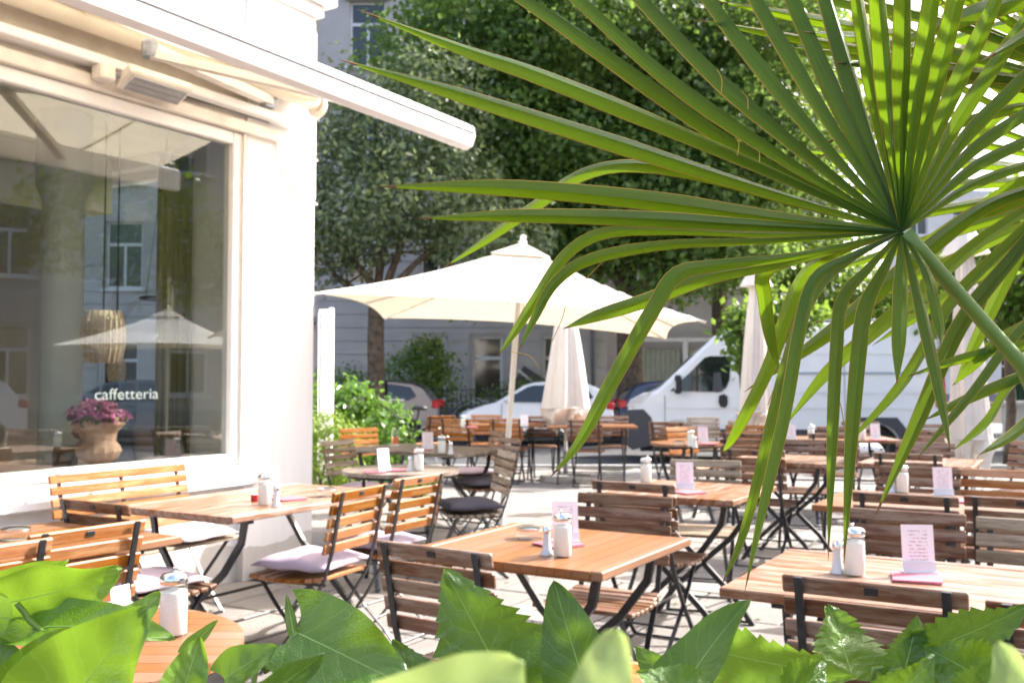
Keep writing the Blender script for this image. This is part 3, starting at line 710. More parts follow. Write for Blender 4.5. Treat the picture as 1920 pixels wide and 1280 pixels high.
def table_legs(t, lx, wy, x_in=.16):
    for s in (-1, 1):
        x = s * (lx / 2 - x_in); yy = wy / 2 - .10
        for q in (-1, 1):
            MB().strap([(x + q * .012, -q * yy, .722), (x + q * .012, -q * yy * .93, .62), (x + q * .012, -q * yy * .55, .47), (x + q * .012, 0, .33), (x + q * .012, q * yy * .62, .16), (x + q * .012, q * yy * 1.02, .0)], .022, .030).build('leg', M['steel'], t)
        MB().tube([(x, -yy * 1.0, .012), (x, -yy * .6, .012)], .008, 6).build('foot_bar', M['steel'], t)
        MB().rng(x - .02, x + .02, -wy / 2 + .05, wy / 2 - .05, .718, .738).build('batten', M['steel'], t)
    MB().tube([(-lx / 2 + x_in, 0, .33), (lx / 2 - x_in, 0, .33)], .009, 6).build('stretcher', M['steel'], t)
    for q in (-1, 1): MB().tube([(-lx / 2 + x_in, q * (wy / 2 - .22), .12), (lx / 2 - x_in, q * (wy / 2 - .22), .12)], .008, 6).build('stretcher', M['steel'], t)
def make_table(lx, wy, mat):
    t = empty('slatted_table'); n = round((wy - .09) / .0655); w = (wy - .09) / n
    for k in range(n):
        y = -wy / 2 + .045 + (k + .5) * w
        MB().box((0, y, .757), (lx - .004, w - .0025, .024)).build('board', M[mat], t)
    for q in (-1, 1): MB().box((0, q * (wy / 2 - .022), .756), (lx, .043, .030), None, .004).build('edge_board', M[mat], t)
    for q in (-1, 1): MB().box((q * (lx / 2 - .05), 0, .7375), (.06, wy - .1, .012), None, .002).build('cross_rail', M[mat], t)
    table_legs(t, lx, wy); return t
def make_round(r, mat):
    t = empty('round_table'); n = round(2 * r / .066); w = 2 * r / n
    for k in range(n):
        y0 = -r + k * w + .001; y1 = y0 + w - .002; pts = []; m = 7
        for i in range(m + 1): y = y0 + (y1 - y0) * i / m; pts.append((math.sqrt(max(1e-5, r * r - y * y)), y))
        for i in range(m, -1, -1): y = y0 + (y1 - y0) * i / m; pts.append((-math.sqrt(max(1e-5, r * r - y * y)), y))
        c = len(pts); MB().add([(x, y, .745) for x, y in pts] + [(x, y, .769) for x, y in pts], [tuple(reversed(range(c))), tuple(range(c, 2 * c))] + [(i, (i + 1) % c, (i + 1) % c + c, i + c) for i in range(c)]).build('board', M[mat], t)
    MB().tube([((r - .03) * math.cos(a * math.pi / 18), (r - .03) * math.sin(a * math.pi / 18), .735) for a in range(37)], .008, 6, False).build('rim_bar', M['steel'], t)
    table_legs(t, r * 1.5, r * 1.7, .1); return t
G2 = 'slatted tables on the terrace'
def put(proto, xy, deg, label): return Proto(proto).put((xy[0], xy[1], 0), R(deg), label, 'table', G2)
put(make_table(1.24, .80, 'table_worn'), (-1.27, 5.12), 59.4, 'long worn table with flaking varnish along the cafe front')
put(make_table(.80, .80, 'table'), (.145, 3.68), 59.4, 'square orange brown table in the middle foreground')
put(make_table(1.25, .78, 'table_worn'), (1.345, 2.93), -30.6, 'long table at lower right with pale worn stripes')
sq = Proto(make_table(.80, .78, 'table_worn'))
sq.put((.985, 5.53, 0), R(59.4), 'square worn table behind the two back to back chairs', 'table', G2)
sq.put((2.15, 7.68, 0), R(59.4), 'small table half hidden by the hanging palm tips', 'table', G2)
sq.put((3.08, 7.42, 0), R(59.4), 'small table behind the chair below the folded parasol', 'table', G2)
lg = Proto(make_table(1.2, .78, 'table'))
lg.put((2.18, 4.86, 0), R(-30.6), 'long table at right between two rows of chairs', 'table', G2)
lg.put((-1.93, 3.55, 0), R(59.4), 'table corner at the left edge of the picture', 'table', G2)
lg.put((-.15, 13.6, 0), R(-3), 'left long table of the far row by the kerb', 'table', G2)
lg.put((1.07, 13.3, 0), R(-3), 'right long table of the far row by the kerb', 'table', G2)
lg.put((3.40, 10.35, 0), R(-4), 'table in front of the van behind the palm strips', 'table', G2)
put(make_table(1.3, .85, 'table_grey'), (-.78, 8.80), -33, 'shaded grey table with a glass of orange juice')
put(make_round(.40, 'table_grey'), (-.76, 6.75), 20, 'shaded round table behind the honey chairs')
put(make_round(.36, 'table'), (1.72, 9.65), 20, 'small table in front of the bright sunlit chair')
put(make_round(.40, 'table'), (-1.03, 2.28), 0, 'round table at lower left behind the ivy leaves')
put(make_round(.42, 'honey'), (.30, 1.74), -22, 'round orange table top at the bottom edge of the picture')

# ---------------------------------------------------------------- on the tables (tops are at 0.77 m)
TZ = .7705
def make_jar():
    t = empty('sugar_jar')
    MB().lathe([(.031, 0), (.034, .004), (.034, .10), (.030, .122), (.028, .128)], 18).build('glass', M['jar_glass'], t, smooth=50)
    MB().lathe([(.029, .004), (.031, .006), (.031, .104), (.012, .110)], 16).build('sugar', M['sugar'], t, smooth=50)
    l = MB().lathe([(.031, .122), (.033, .124), (.033, .138), (.026, .147), (.010, .150)], 18).build('lid', M['chrome'], t, smooth=50)
    MB().lathe([(.006, .149), (.006, .158), (.004, .160)], 8, (.012, 0, 0)).build('spout', M['chrome'], l)
    return t
JAR = Proto(make_jar())
def make_shaker():
    t = empty('salt_shaker')
    MB().lathe([(.024, 0), (.024, .004), (.017, .02), (.014, .05), (.013, .075)], 14).build('glass', M['acrylic'], t, smooth=50)
    MB().lathe([(.0145, .0755), (.0155, .078), (.0155, .090), (.009, .099)], 14).build('cap', M['chrome'], t, smooth=50); return t
SHK = Proto(make_shaker())
def make_menu():
    t = empty('menu_card')
    k = Matrix.Rotation(R(-7), 3, 'X')
    MB().box((0, 0, .076), (.098, .003, .142), k).build('card', M['card'], t)
    MB().rng(-.05, .05, -.025, .03, 0, .004).build('base', M['acrylic'], t); MB().box((0, -.013, .018), (.102, .004, .03), k).build('clip', M['acrylic'], t)
    return t
MENU = Proto(make_menu())
def make_ash():
    t = empty('ashtray')
    MB().lathe([(.048, 0), (.056, .006), (.056, .030), (.052, .032)], 20).build('bowl', M['jar_glass'], t, smooth=50)
    MB().lathe([(.0535, .033), (.055, .035), (.055, .042), (.03, .048), (.008, .049)], 20).build('lid', M['chrome'], t, smooth=50); return t
ASH = Proto(make_ash())
def make_nap():
    t = empty('napkin_stack')
    for k in range(3): MB().box((rnd.uniform(-.003, .003), rnd.uniform(-.003, .003), .0014 + k * .0026), (.14, .14, .0022), Matrix.Rotation(.05 * (k - 1), 3, 'Z')).build('napkin', M['napkin'], t)
    return t
NAP = Proto(make_nap())

def on(xy): return (xy[0], xy[1], TZ)
def jar(xy, lb): JAR.put(on(xy), rnd.uniform(0, 6), lb, 'sugar jar', 'sugar jars on the tables')
def shaker(xy, lb): SHK.put(on(xy), 0, lb, 'shaker', 'shakers on the tables')
def menu(xy, deg, lb, dz=.008): MENU.put((xy[0], xy[1], TZ + dz), R(deg), lb, 'menu card', 'menu cards on the tables')
def ash(xy, lb): ASH.put(on(xy), rnd.uniform(0, 6), lb, 'ashtray', 'ashtrays on the tables')
def nap(xy, deg, lb): NAP.put(on(xy), R(deg), lb, 'napkins', 'pink napkins on the tables')
jar((-1.211, 4.829), 'sugar jar on the long worn table at the cafe front')
shaker((-1.139, 4.767), 'shaker right of the jar on the cafe front table')
nap((-1.145, 5.045), 40, 'pink napkins on the long worn cafe front table'); menu((-1.288, 5.257), 25, 'menu card behind the jar on the cafe front table', 0)
ash((-0.978, 5.185), 'glass ashtray on the cafe front table near the honey chairs')
jar((0.175, 3.422), 'sugar jar on the square central table'); shaker((0.121, 3.454), 'shaker left of the jar on the central table')
nap((0.170, 3.655), 35, 'pink napkins under the menu card on the central table'); menu((0.199, 3.691), 10, 'menu card behind the jar on the central table')
ash((0.068, 3.815), 'chrome lidded ashtray on the central table')
nap((0.951, 5.332), 30, 'pink napkins on the table behind the back to back chairs'); menu((0.957, 5.461), 5, 'tall menu card in front of the weathered grey chair')
jar((0.796, 5.860), 'sugar jar beyond the back to back chairs, left of the tall menu card')
jar((1.072, 3.095), 'sugar jar on the near right table, at the tip of a palm strip'); shaker((1.029, 3.129), 'shaker between two palm tips on the near right table')
nap((1.240, 3.037), -20, 'pink napkins on the near right table'); menu((1.274, 3.103), -4, 'large menu card standing on the near right table')
jar((2.110, 5.332), 'sugar jar on the right table between the chair rows'); shaker((2.065, 5.357), 'shaker left of the jar between the chair rows')
nap((2.231, 4.956), -20, 'pink napkins between the chair rows at right'); menu((2.286, 5.233), -6, 'menu card with red print between the chair rows at right', 0)
nap((-0.905, 6.505), 10, 'dark pink napkins at the left of the shaded round table'); nap((-0.784, 6.620), -10, 'dark pink napkins at the middle of the shaded round table')
menu((-0.853, 6.543), 48, 'narrow menu card on the shaded round table'); jar((-0.627, 6.620), 'sugar jar on the shaded round table'); shaker((-0.684, 6.620), 'shaker on the shaded round table')
nap((-0.786, 8.533), 20, 'dark pink napkins on the shaded grey table'); menu((-0.736, 8.598), 20, 'menu card on the shaded grey table'); jar((-0.583, 8.160), 'sugar jar on the shaded grey table'); shaker((-0.504, 8.101), 'shaker at the right end of the shaded grey table')
g = empty('juice_glass', on((-1.096, 9.236)), 0, 'tall glass half full of orange juice', 'glass')
MB().lathe([(.030, 0), (.032, .006), (.038, .15), (.0365, .15), (.031, .012)], 18).build('glass', M['jar_glass'], g, smooth=50)
MB().lathe([(.0295, .013), (.0335, .075), (.032, .077)], 18).build('juice', M['juice'], g, smooth=50)
MB().lathe([(.05, .0), (.05, .003)], 18).build('coaster', M['letter'], g)
ash((1.558, 9.160), 'ashtray on the small table before the sunlit chair'); jar((1.635, 9.013), 'sugar jar on the small table before the sunlit chair'); shaker((1.648, 8.870), 'shaker on the small table before the sunlit chair')
nap((1.872, 9.390), 0, 'pink napkins on the small table before the sunlit chair'); menu((1.852, 9.550), 5, 'menu card on the small table before the van')
jar((3.059, 10.065), 'sugar jar left of the palm strips on the table before the van'); menu((2.878, 10.157), 0, 'menu card left of the palm strips before the van', 0)
jar((3.583, 10.065), 'sugar jar right of the palm strips on the table before the van'); menu((3.782, 10.250), 0, 'menu card beside the van rear wheel'); nap((3.708, 9.976), 0, 'pink napkins beside the van rear wheel')
jar((-0.640, 12.835), 'sugar jar on the left far table'); nap((-0.516, 12.689), 0, 'pink napkins on the left far table'); menu((0.160, 12.835), 0, 'menu card on the left far table by the white car')
nap((0.952, 12.547), 0, 'pink napkins on the right far table')
jar((-0.811, 2.376), 'big sugar jar in front at lower left, beside the ivy'); MENU.put(on((-1.033, 2.616)), R(62), 'small white card standing on the round table at lower left', 'menu card', 'menu cards on the tables').scale = (.62, .62, .45)
ash((-1.906, 3.790), 'ashtray on the table at the left edge')
def spots():
    m, nt, bs = new_mat('spotted_cloth'); tc = N(nt, 'ShaderNodeTexCoord'); v = N(nt, 'ShaderNodeTexVoronoi'); v.inputs['Scale'].default_value = 15
    nt.links.new(tc.outputs['Object'], v.inputs['Vector']); nt.links.new(ramp(nt, v.outputs['Distance'], [(.30, (.02, .02, .02)), (.36, (.7, .69, .7))]), bs.inputs['Base Color']); bs.inputs['Roughness'].default_value = .9; return m
pS = chair((4.28, 12.1), 262, 'red', 'folding chair carrying a spotted cushion in front of the van', G1)
cushion(*pS, spots(), 'round white cushion with black spots in front of the van', .02, .40, .17)
# small red fruit beside the jar
rf = empty('tealight', on((-1.291, 4.956)), 0, 'small dark red tealight beside the jar on the cafe front table', 'candle')
MB().lathe([(.018, 0), (.021, .006), (.021, .035), (.018, .036)], 14).build('cup', M['lamp_red'], rf, smooth=40); MB().lathe([(.016, .0365), (.015, .038)], 12).build('wax', M['letter'], rf)

# ---------------------------------------------------------------- parasols
def parasol_base(t, r=.36):
    MB().lathe([(r, 0), (r, .05), (r * .93, .075), (.06, .09)], 28).build('base', M['stone'], t, smooth=40)
    MB().tube([(0, 0, .08), (0, 0, .40)], .034, 12).build('socket', M['galv'], t, smooth=40)
def open_parasol(loc, tilt, rz, label):
    global HS, RZ, AZ
    po = empty('open_parasol', loc, 0, label, 'parasol'); po.rotation_euler = (0, R(tilt), R(rz))
    MB().lathe([(.36, -.03), (.36, .03), (.33, .05), (.06, .065)], 28).build('base', M['stone'], po, smooth=40)
    MB().tube([(0, 0, .06), (0, 0, 2.62)], .026, 12).build('pole', M['pole'], po, smooth=40)
    HS, RZ, AZ = 1.50, 1.93, 2.60
    def canopy_pt(u, v):                        # u,v in -1..1 ; square canopy, edges sag inward between the corners
        m = max(abs(u), abs(v)); s = 1 - m; mn = min(abs(u), abs(v))
        edge = 1 - .055 * (1 - (mn / max(m, 1e-6)) ** 2) * m
        z = RZ + (AZ - RZ) * s + .05 * m * (1 - (mn / max(m, 1e-6)) ** 2) * m - .05 * math.sin(math.pi * s)
        return (u * HS * edge, v * HS * edge, z)
    n = 24; vs = [canopy_pt(-1 + 2 * i / n, -1 + 2 * j / n) for i in range(n + 1) for j in range(n + 1)]
    fs = [(i * (n + 1) + j, (i + 1) * (n + 1) + j, (i + 1) * (n + 1) + j + 1, i * (n + 1) + j + 1) for i in range(n) for j in range(n)]
    cv = MB().add(vs, fs).build('canopy', M['parasol'], po, smooth=30)
    vt = MB().add([(x * .26, y * .26, z) for x, y, z in ((-1, -1, AZ - .115), (1, -1, AZ - .115), (1, 1, AZ - .115), (-1, 1, AZ - .115), (0, 0, AZ + .03))], [(0, 1, 4), (1, 2, 4), (2, 3, 4), (3, 0, 4)]).build('vent_flap', M['parasol'], cv)
    MB().lathe([(.035, AZ + .0), (.04, AZ + .04), (.022, AZ + .05), (.03, AZ + .07), (.024, AZ + .09), (.008, AZ + .10)], 14).build('finial', M['pole'], po, smooth=40)
    for (a, b_) in ((1, 1), (1, -1), (-1, 1), (-1, -1), (1, 0), (-1, 0), (0, 1), (0, -1)):
        q = canopy_pt(a * .985, b_ * .985); MB().tube([(a * .03, b_ * .03, AZ - .045), ((a * .5) * HS * .97, (b_ * .5) * HS * .97, canopy_pt(a * .5, b_ * .5)[2] - .02), (q[0], q[1], q[2] - .015)], .011, 6).build('rib', M['pole'], po)
        MB().tube([(a * .03, b_ * .03, 2.14), ((a * .5) * HS * .97, (b_ * .5) * HS * .97, canopy_pt(a * .5, b_ * .5)[2] - .03)], .008, 6).build('strut', M['pole'], po)
    MB().tube([(0, 0, 2.09), (0, 0, 2.18)], .042, 12).build('runner', M['pole'], po)
open_parasol((-.10, 8.85, 0), 4.3, -3, 'large open cream parasol over the shaded tables')
open_parasol((9.3, 8.2, 0), 0, 20, 'second open parasol out of frame at right, mirrored in the shop window')
def closed(loc, top, bot, r1, label, flounce=.22, phase=0., tilt=0.):
    t = empty('closed_parasol', loc, 0, label, 'parasol'); t.rotation_euler = (0, R(tilt), 0); parasol_base(t)
    MB().tube([(0, 0, .3), (0, 0, top - .05)], .024, 12).build('pole', M['pole'], t, smooth=40)
    def skin(z0, z1, f, k=14, n=64):
        vs = []
        for i in range(k + 1):
            s = i / k; z = z0 + (z1 - z0) * s
            for q in range(n):
                a = 2 * math.pi * q / n; vs.append(f(s, a, z))
        fs = [(i * n + q, i * n + (q + 1) % n, (i + 1) * n + (q + 1) % n, (i + 1) * n + q) for i in range(k) for q in range(n)]
        return MB().add(vs, fs)
    def body(s, a, z):
        r = .035 + (r1 - .035) * s ** .75; pl = 1 + (.12 + .12 * s) * (1 - 2 * abs(math.sin(4 * a + phase + .6 * math.sin(2 * a))) ** .7) + .07 * math.cos(13 * a + 3 * s)
        return (r * pl * math.cos(a), r * pl * math.sin(a), z)
    zb = bot + flounce
    fb_ = skin(top - .02, zb, body).build('folded_canopy', M['parasol_closed'], t, smooth=True)
    def skirt(s, a, z):
        r = r1 * (1.04 - .42 * s + .1 * math.sin(3.1 * s)); pl = 1 + .26 * math.cos(7 * a + phase + 2 * s) + .13 * math.cos(4 * a + phase + 5 * s)
        return (r * pl * math.cos(a), r * pl * math.sin(a), z - .10 * s * math.cos(3 * a + phase) - .05 * s * math.cos(8 * a))
    skin(zb + .01, bot + .05, skirt, 8).build('gathered_hem', M['parasol_closed'], fb_, smooth=True)
    def capf(s, a, z):
        r = .04 + .135 * s; pl = 1 + .12 * math.cos(4 * a + phase); return (r * pl * math.cos(a), r * pl * math.sin(a), z)
    skin(top + .01, top - .26, capf, 5, 32).build('vent_cap', M['parasol_closed'], fb_, smooth=True)
    MB().lathe([(.03, top - .02), (.035, top + .03), (.02, top + .06)], 10).build('finial', M['pole'], t, smooth=True)
    b_ = [(r1 * .99 * math.cos(a * .2618), r1 * .99 * math.sin(a * .2618), zb + .02) for a in range(25)]
    MB().tube(b_, .012, 5, False).build('tie_strap', M['parasol_closed'], fb_)
    return t
closed((.74, 13.6, 0), 2.7, .70, .30, 'folded white parasol with its round base in front of the white car', .28, .4)
closed((2.78, 11.35, 0), 2.72, .80, .165, 'folded parasol in front of the van door', .2, 1.4, 1.2)
closed((3.82, 8.15, 0), 2.68, .66, .155, 'folded parasol at right in front of the van rear', .22, 2.2, -1)

# ---------------------------------------------------------------- vehicles (local x to the rear, front at x=0)
def arch(cx, r, z0, n=9): return [(cx + r * math.cos(a), z0 + r * math.sin(a)) for a in [math.pi * (0.04 + .92 * i / n) for i in range(n + 1)]]
def wheel(t, x, y, r, w=.19):
    o = MB(); s = 1 if y > 0 else -1
    prof = [(r * .66, -w / 2), (r * .93, -w / 2), (r, -w * .36), (r, w * .36), (r * .93, w / 2), (r * .66, w / 2)]
    def spin(pr, n=28):
        m = MB().lathe(pr, n); m.v = [(x + p[0], y + p[2], r + p[1]) for p in m.v]; return m
    ty = fix_normals(spin(prof).build('wheel', M['rubber'], t, smooth=40))
    fix_normals(spin([(r * .67, -w * .4), (r * .67, w * .40), (r * .6, w * .42), (r * .2, w * .30 * s + w * .1), (.03, w * .34)]).build('rim', M['galv'], ty, smooth=40))
def side_panels(t, name, mat, pts, hw, off, parent=None, thick=.006):
    for s in (-1, 1):
        n = len(pts); vs = [(x, s * (hw(z) + off), z) for x, z in pts] + [(x, s * (hw(z) + off - thick), z) for x, z in pts]
        fix_normals(MB().add(vs, [tuple(range(n)), tuple(reversed(range(n, 2 * n)))] + [(i, (i + 1) % n, (i + 1) % n + n, i + n) for i in range(n)]).build(name, mat, parent or t))
def cross_panel(t, name, mat, p0, p1, w0, w1, off=.006, parent=None):
    (x0, z0), (x1, z1) = p0, p1; d = Vector((z0 - z1, 0, x1 - x0)).normalized()
    if name != 'windscreen' and False: d = -d
    a = [Vector((x0, -w0, z0)), Vector((x0, w0, z0)), Vector((x1, w1, z1)), Vector((x1, -w1, z1))]
    fix_normals(MB().add([p + d * off for p in a] + [p - d * off for p in a], [(0, 1, 2, 3), (7, 6, 5, 4), (0, 4, 5, 1), (1, 5, 6, 2), (2, 6, 7, 3), (3, 7, 4, 0)]).build(name, mat, parent or t))
def hatch(loc, rz, paint, label, L=3.55, hgt=1.46):
    t = empty('parked_car', loc, rz, label, 'car'); k = L / 3.55; h = hgt / 1.46; W = .80
    hw = lambda z: W * (1 - .20 * max(0, (z / h - .86)) / .6 - .05 * max(0, .45 - z))
    P = lambda a: [(x * k, z * h) for x, z in a]
    out = P([(.10, .24), (.02, .32), (0, .52), (.06, .66), (.22, .80), (.62, .93), (.86, .99), (1.50, 1.375), (1.75, 1.44), (2.1, 1.465), (2.6, 1.45), (3.0, 1.40), (3.22, 1.30), (3.42, 1.0), (3.52, .86), (3.55, .6), (3.54, .34), (3.45, .24)]) + [(p[0], p[1]) for p in arch(2.92 * k, .33, .26)] + [(p[0], p[1]) for p in arch(.66 * k, .33, .26)]
    body = fix_normals(MB().poly(out, hw).build('body', paint, t, smooth=32))
    bv = body.modifiers.new('soft', 'BEVEL'); bv.width = .05; bv.segments = 3; bv.limit_method = 'ANGLE'; bv.angle_limit = R(50)
    MB().rng(.12 * k, L - .12, -.68, .68, .17, .42).build('underbody', M['black'], t)
    side_panels(t, 'side_window', M['dark_glass'], P([(1.02, 1.0), (1.16, 1.10), (1.58, 1.34), (1.72, 1.375), (2.12, 1.385), (2.12, .99)]), hw, .004)
    side_panels(t, 'side_window', M['dark_glass'], P([(2.20, .99), (2.20, 1.38), (2.62, 1.36), (2.95, 1.30), (3.08, 1.10), (2.9, 1.01)]), hw, .004)
    cross_panel(t, 'windscreen', M['dark_glass'], (.92 * k, 1.02 * h), (1.46 * k, 1.345 * h), .70, .60)
    cross_panel(t, 'rear_window', M['dark_glass'], (3.245 * k, 1.27 * h), (3.40 * k, 1.03 * h), .58, .66)
    side_panels(t, 'door_seam', M['black'], P([(2.155, .36), (2.155, .98), (2.165, .98), (2.165, .36)]), hw, .002)
    side_panels(t, 'door_seam', M['black'], P([(.98, .42), (.98, .95), (.99, .95), (.99, .42)]), hw, .002)
    side_panels(t, 'handle', M['black'], P([(1.92, .86), (1.92, .90), (2.08, .90), (2.08, .86)]), hw, .018, None, .02)
    side_panels(t, 'sill_trim', M['bumper'], P([(1.05, .24), (1.05, .34), (2.52, .34), (2.52, .24)]), hw, .006)
    for s in (-1, 1):
        MB().box((1.12 * k, s * (W + .09), 1.03 * h), (.09, .16, .12), None, .03).build('mirror', paint, t)
        MB().box((.14 * k, s * .60, .70 * h), (.26, .30, .15), Matrix.Rotation(R(-32), 3, 'Y'), .04).build('headlight', M['lamp_clear'], t)
        MB().box((3.46 * k, s * .66, .90 * h), (.20, .27, .20), Matrix.Rotation(R(10), 3, 'Y'), .04).build('tail_light', M['lamp_red'], t)
        for x in (.66 * k, 2.92 * k): wheel(t, x, s * (W - .09), .285)
    MB().rng(-.015, .10, -.5, .5, .30, .44, .02).build('grille', M['black'], t); MB().rng(L - .06, L + .012, -.26, .26, .56, .67, .005).build('number_plate', M['letter'], t)
    return t
hatch((-1.22, 23.2, -.12), 0, M['car_white'], 'white hatchback parked behind the far row of tables')
hatch((-5.75, 23.3, -.12), 0, M['car_grey'], 'dark grey car with red tail light parked left of the white hatchback', 4.1, 1.50)
hatch((6.6, 23.9, -.12), math.pi, M['car_navy'], 'navy car parked between the white hatchback and the van', 4.1, 1.50)
hatch((13.0, 2.2, -.01), R(80), M['car_white'], 'white car out of frame at right, mirrored in the shop window', 3.9, 1.48)
hatch((-11.2, 23.3, -.12), 0, M['car_grey'], 'dark car at far left behind the leafy shrub', 4.2, 1.50)
def van(loc, rz):
    t = empty('delivery_van', loc, rz, 'white delivery van parked side on behind the terrace', 'van'); W = 1.0
    hw = lambda z: W * (1 - .10 * max(0, z - 1.2) / 1.3)
    out = [(.16, .24), (.04, .34), (0, .60), (.02, .84), (.10, 1.02), (.30, 1.17), (.62, 1.33), (1.10, 1.78), (1.58, 2.24), (1.80, 2.40), (2.15, 2.49), (2.6, 2.52), (5.2, 2.53), (5.48, 2.48), (5.56, 2.36), (5.60, 1.2), (5.60, .42), (5.50, .34)] + arch(4.42, .40, .32) + arch(.98, .40, .32)
    body = fix_normals(MB().poly(out, hw).build('body', M['van_white'], t, smooth=32))
    bv = body.modifiers.new('soft', 'BEVEL'); bv.width = .07; bv.segments = 3; bv.limit_method = 'ANGLE'; bv.angle_limit = R(50)
    MB().rng(.3, 5.4, -.85, .85, .2, .5).build('underbody', M['black'], t)
    side_panels(t, 'bumper', M['bumper'], [(.02, .34), (-.015, .60), (.0, .84), (.07, .96), (.36, .97), (.50, .82), (.56, .60), (.60, .34), (.16, .23)], hw, .012, None, .12)
    MB().rng(-.03, .10, -.93, .93, .30, .86, .04).build('front_bumper', M['bumper'], t)
    side_panels(t, 'headlight', M['lamp_clear'], [(.06, 1.02), (.10, 1.10), (.36, 1.24), (.50, 1.26), (.34, 1.08), (.16, .98)], hw, .008, None, .03)
    dr = [(.84, 1.30), (1.16, 1.60), (1.46, 1.90), (1.56, 1.93), (1.88, 1.93), (1.93, 1.84), (1.90, 1.50), (1.84, 1.36), (1.72, 1.28)]
    side_panels(t, 'door_window', M['dark_glass'], dr, hw, .005)
    side_panels(t, 'window_post', M['black'], [(1.30, 1.285), (1.30, 1.74), (1.35, 1.79), (1.35, 1.285)], hw, .009)
    side_panels(t, 'seat', M['bumper'], [(1.60, 1.29), (1.62, 1.62), (1.74, 1.64), (1.78, 1.29)], hw, .0065, None, .001)
    for x in (.74, 2.02): side_panels(t, 'door_seam', M['bumper'], [(x, .5), (x, 1.22 if x < 1 else 2.25), (x + .012, 1.22 if x < 1 else 2.25), (x + .012, .5)], hw, .002)
    for (x0, x1, z) in ((.76, 5.35, .98), (2.1, 5.35, 1.26), (2.1, 5.35, 1.95)): side_panels(t, 'body_crease', M['facade_far'], [(x0, z), (x0, z + .012), (x1, z + .012), (x1, z)], hw, .002)
    for x in (2.9, 3.9): side_panels(t, 'panel_seam', M['bumper'], [(x, .5), (x, 2.25), (x + .01, 2.25), (x + .01, .5)], hw, .002)
    side_panels(t, 'side_moulding', M['bumper'], [(1.5, .50), (1.5, .62), (3.9, .62), (3.9, .50)], hw, .014)
    side_panels(t, 'wheel_arch', M['bumper'], [(3.86, .50), (3.92, .66), (4.08, .84), (4.78, .84), (4.92, .66), (4.97, .50)] + [(p[0], p[1]) for p in arch(4.42, .42, .32)], hw, .012)
    side_panels(t, 'slide_rail', M['galv'], [(2.95, 1.60), (2.95, 1.635), (5.2, 1.635), (5.2, 1.60)], hw, .006)
    side_panels(t, 'fuel_cap', M['facade_far'], [(2.10, 1.02), (2.10, 1.18), (2.28, 1.18), (2.28, 1.02)], hw, .003)
    side_panels(t, 'door_handle', M['black'], [(1.73, 1.02), (1.70, 1.10), (1.71, 1.22), (1.80, 1.25), (1.86, 1.20), (1.86, 1.06), (1.81, 1.0)], hw, .016, None, .02)
    side_panels(t, 'tail_light', M['lamp_red'], [(5.44, 1.02), (5.42, 1.5), (5.47, 1.62), (5.595, 1.66), (5.615, 1.0)], hw, .010, None, .05)
    cross_panel(t, 'windscreen', M['dark_glass'], (.66, 1.37), (1.56, 2.225), .86, .78)
    for s in (-1, 1):
        mr = MB().box((.98, s * 1.12, 1.42), (.12, .16, .34), None, .03).build('mirror', M['black'], t)
        MB().box((.93, s * 1.125, 1.40), (.03, .12, .16), None, .01).build('mirror_cover', M['van_white'], mr)
        MB().box((.98, s * 1.0, 1.34), (.06, .10, .05)).build('mirror_arm', M['black'], mr)
        for x in (.98, 4.42): wheel(t, x, s * .86, .33, .22)
    MB().rng(2.4, 4.6, -.6, .6, 2.56, 2.60, .01).build('roof_rack', M['galv'], t)
    for x in (2.6, 3.5, 4.4): MB().rng(x, x + .04, -.7, .7, 2.515, 2.561).build('rack_foot', M['galv'], t)
    return t
van((2.16, 18.9, -.12), R(-7.5))

# bicycles by the shrubs
def bicycle(loc, rz, label, frame):
    t = empty('bicycle', loc, rz, label, 'bicycle')
    for x in (-.52, .52):
        w_ = MB().tube([(x + .33 * math.cos(a * math.pi / 16), 0, .34 + .33 * math.sin(a * math.pi / 16)) for a in range(33)], .016, 6, False).build('wheel', M['rubber'], t, smooth=True)
        sp_ = MB()
        for a in range(12): sp_.tube([(x, 0, .34), (x + .32 * math.cos(a * math.pi / 6), 0, .34 + .32 * math.sin(a * math.pi / 6))], .002, 3, False)
        sp_.build('spokes', M['galv'], w_)
        MB().box((x + .12, 0, .48), (.05, .012, .05), None, .004).build('reflector', M['orange_refl'], w_)
        MB().strap([(x + .355 * math.cos(R(a)), 0, .34 + .355 * math.sin(R(a))) for a in range(20, 171, 15)], .05, .003, (0, 1, 0)).build('mudguard', M['letter'], t)
    fr = MB()
    for a, b_ in (((-.52, 0, .34), (-.16, 0, .30)), ((-.52, 0, .34), (-.26, 0, .80)), ((-.16, 0, .30), (-.28, 0, .92)), ((-.16, 0, .30), (.36, 0, .72)), ((-.25, 0, .76), (.34, 0, .80)), ((.52, 0, .34), (.32, 0, .98))): fr.tube([a, b_], .015, 6)
    fr.build('frame', frame, t); MB().box((-.29, 0, .95), (.25, .13, .06), None, .025).build('saddle', M['black'], t)
    MB().tube([(.32, 0, .98), (.30, 0, 1.05), (.34, .12, 1.07), (.20, .29, 1.06)], .012, 6).tube([(.30, 0, 1.05), (.34, -.12, 1.07), (.20, -.29, 1.06)], .012, 6).build('handlebar', M['galv'], t)
    MB().box((-.78, 0, .62), (.03, .06, .06), None, .01).build('tail_light', M['lamp_red'], t); MB().tube([(-.05, .05, .26), (-.27, -.05, .34)], .012, 5).build('pedals', M['black'], t)
bicycle((-1.66, 15.1, 0), R(150), 'bicycle with white mudguard and red light behind the leafy shrub', M['black'])
bicycle((-1.75, 26.8, 0), R(10), 'dark bicycle leaning at the railing between the grey and white cars', M['black'])
bicycle((-.35, 26.9, 0), R(-6), 'dark bicycle leaning at the railing above the white car bonnet', M['iron'])

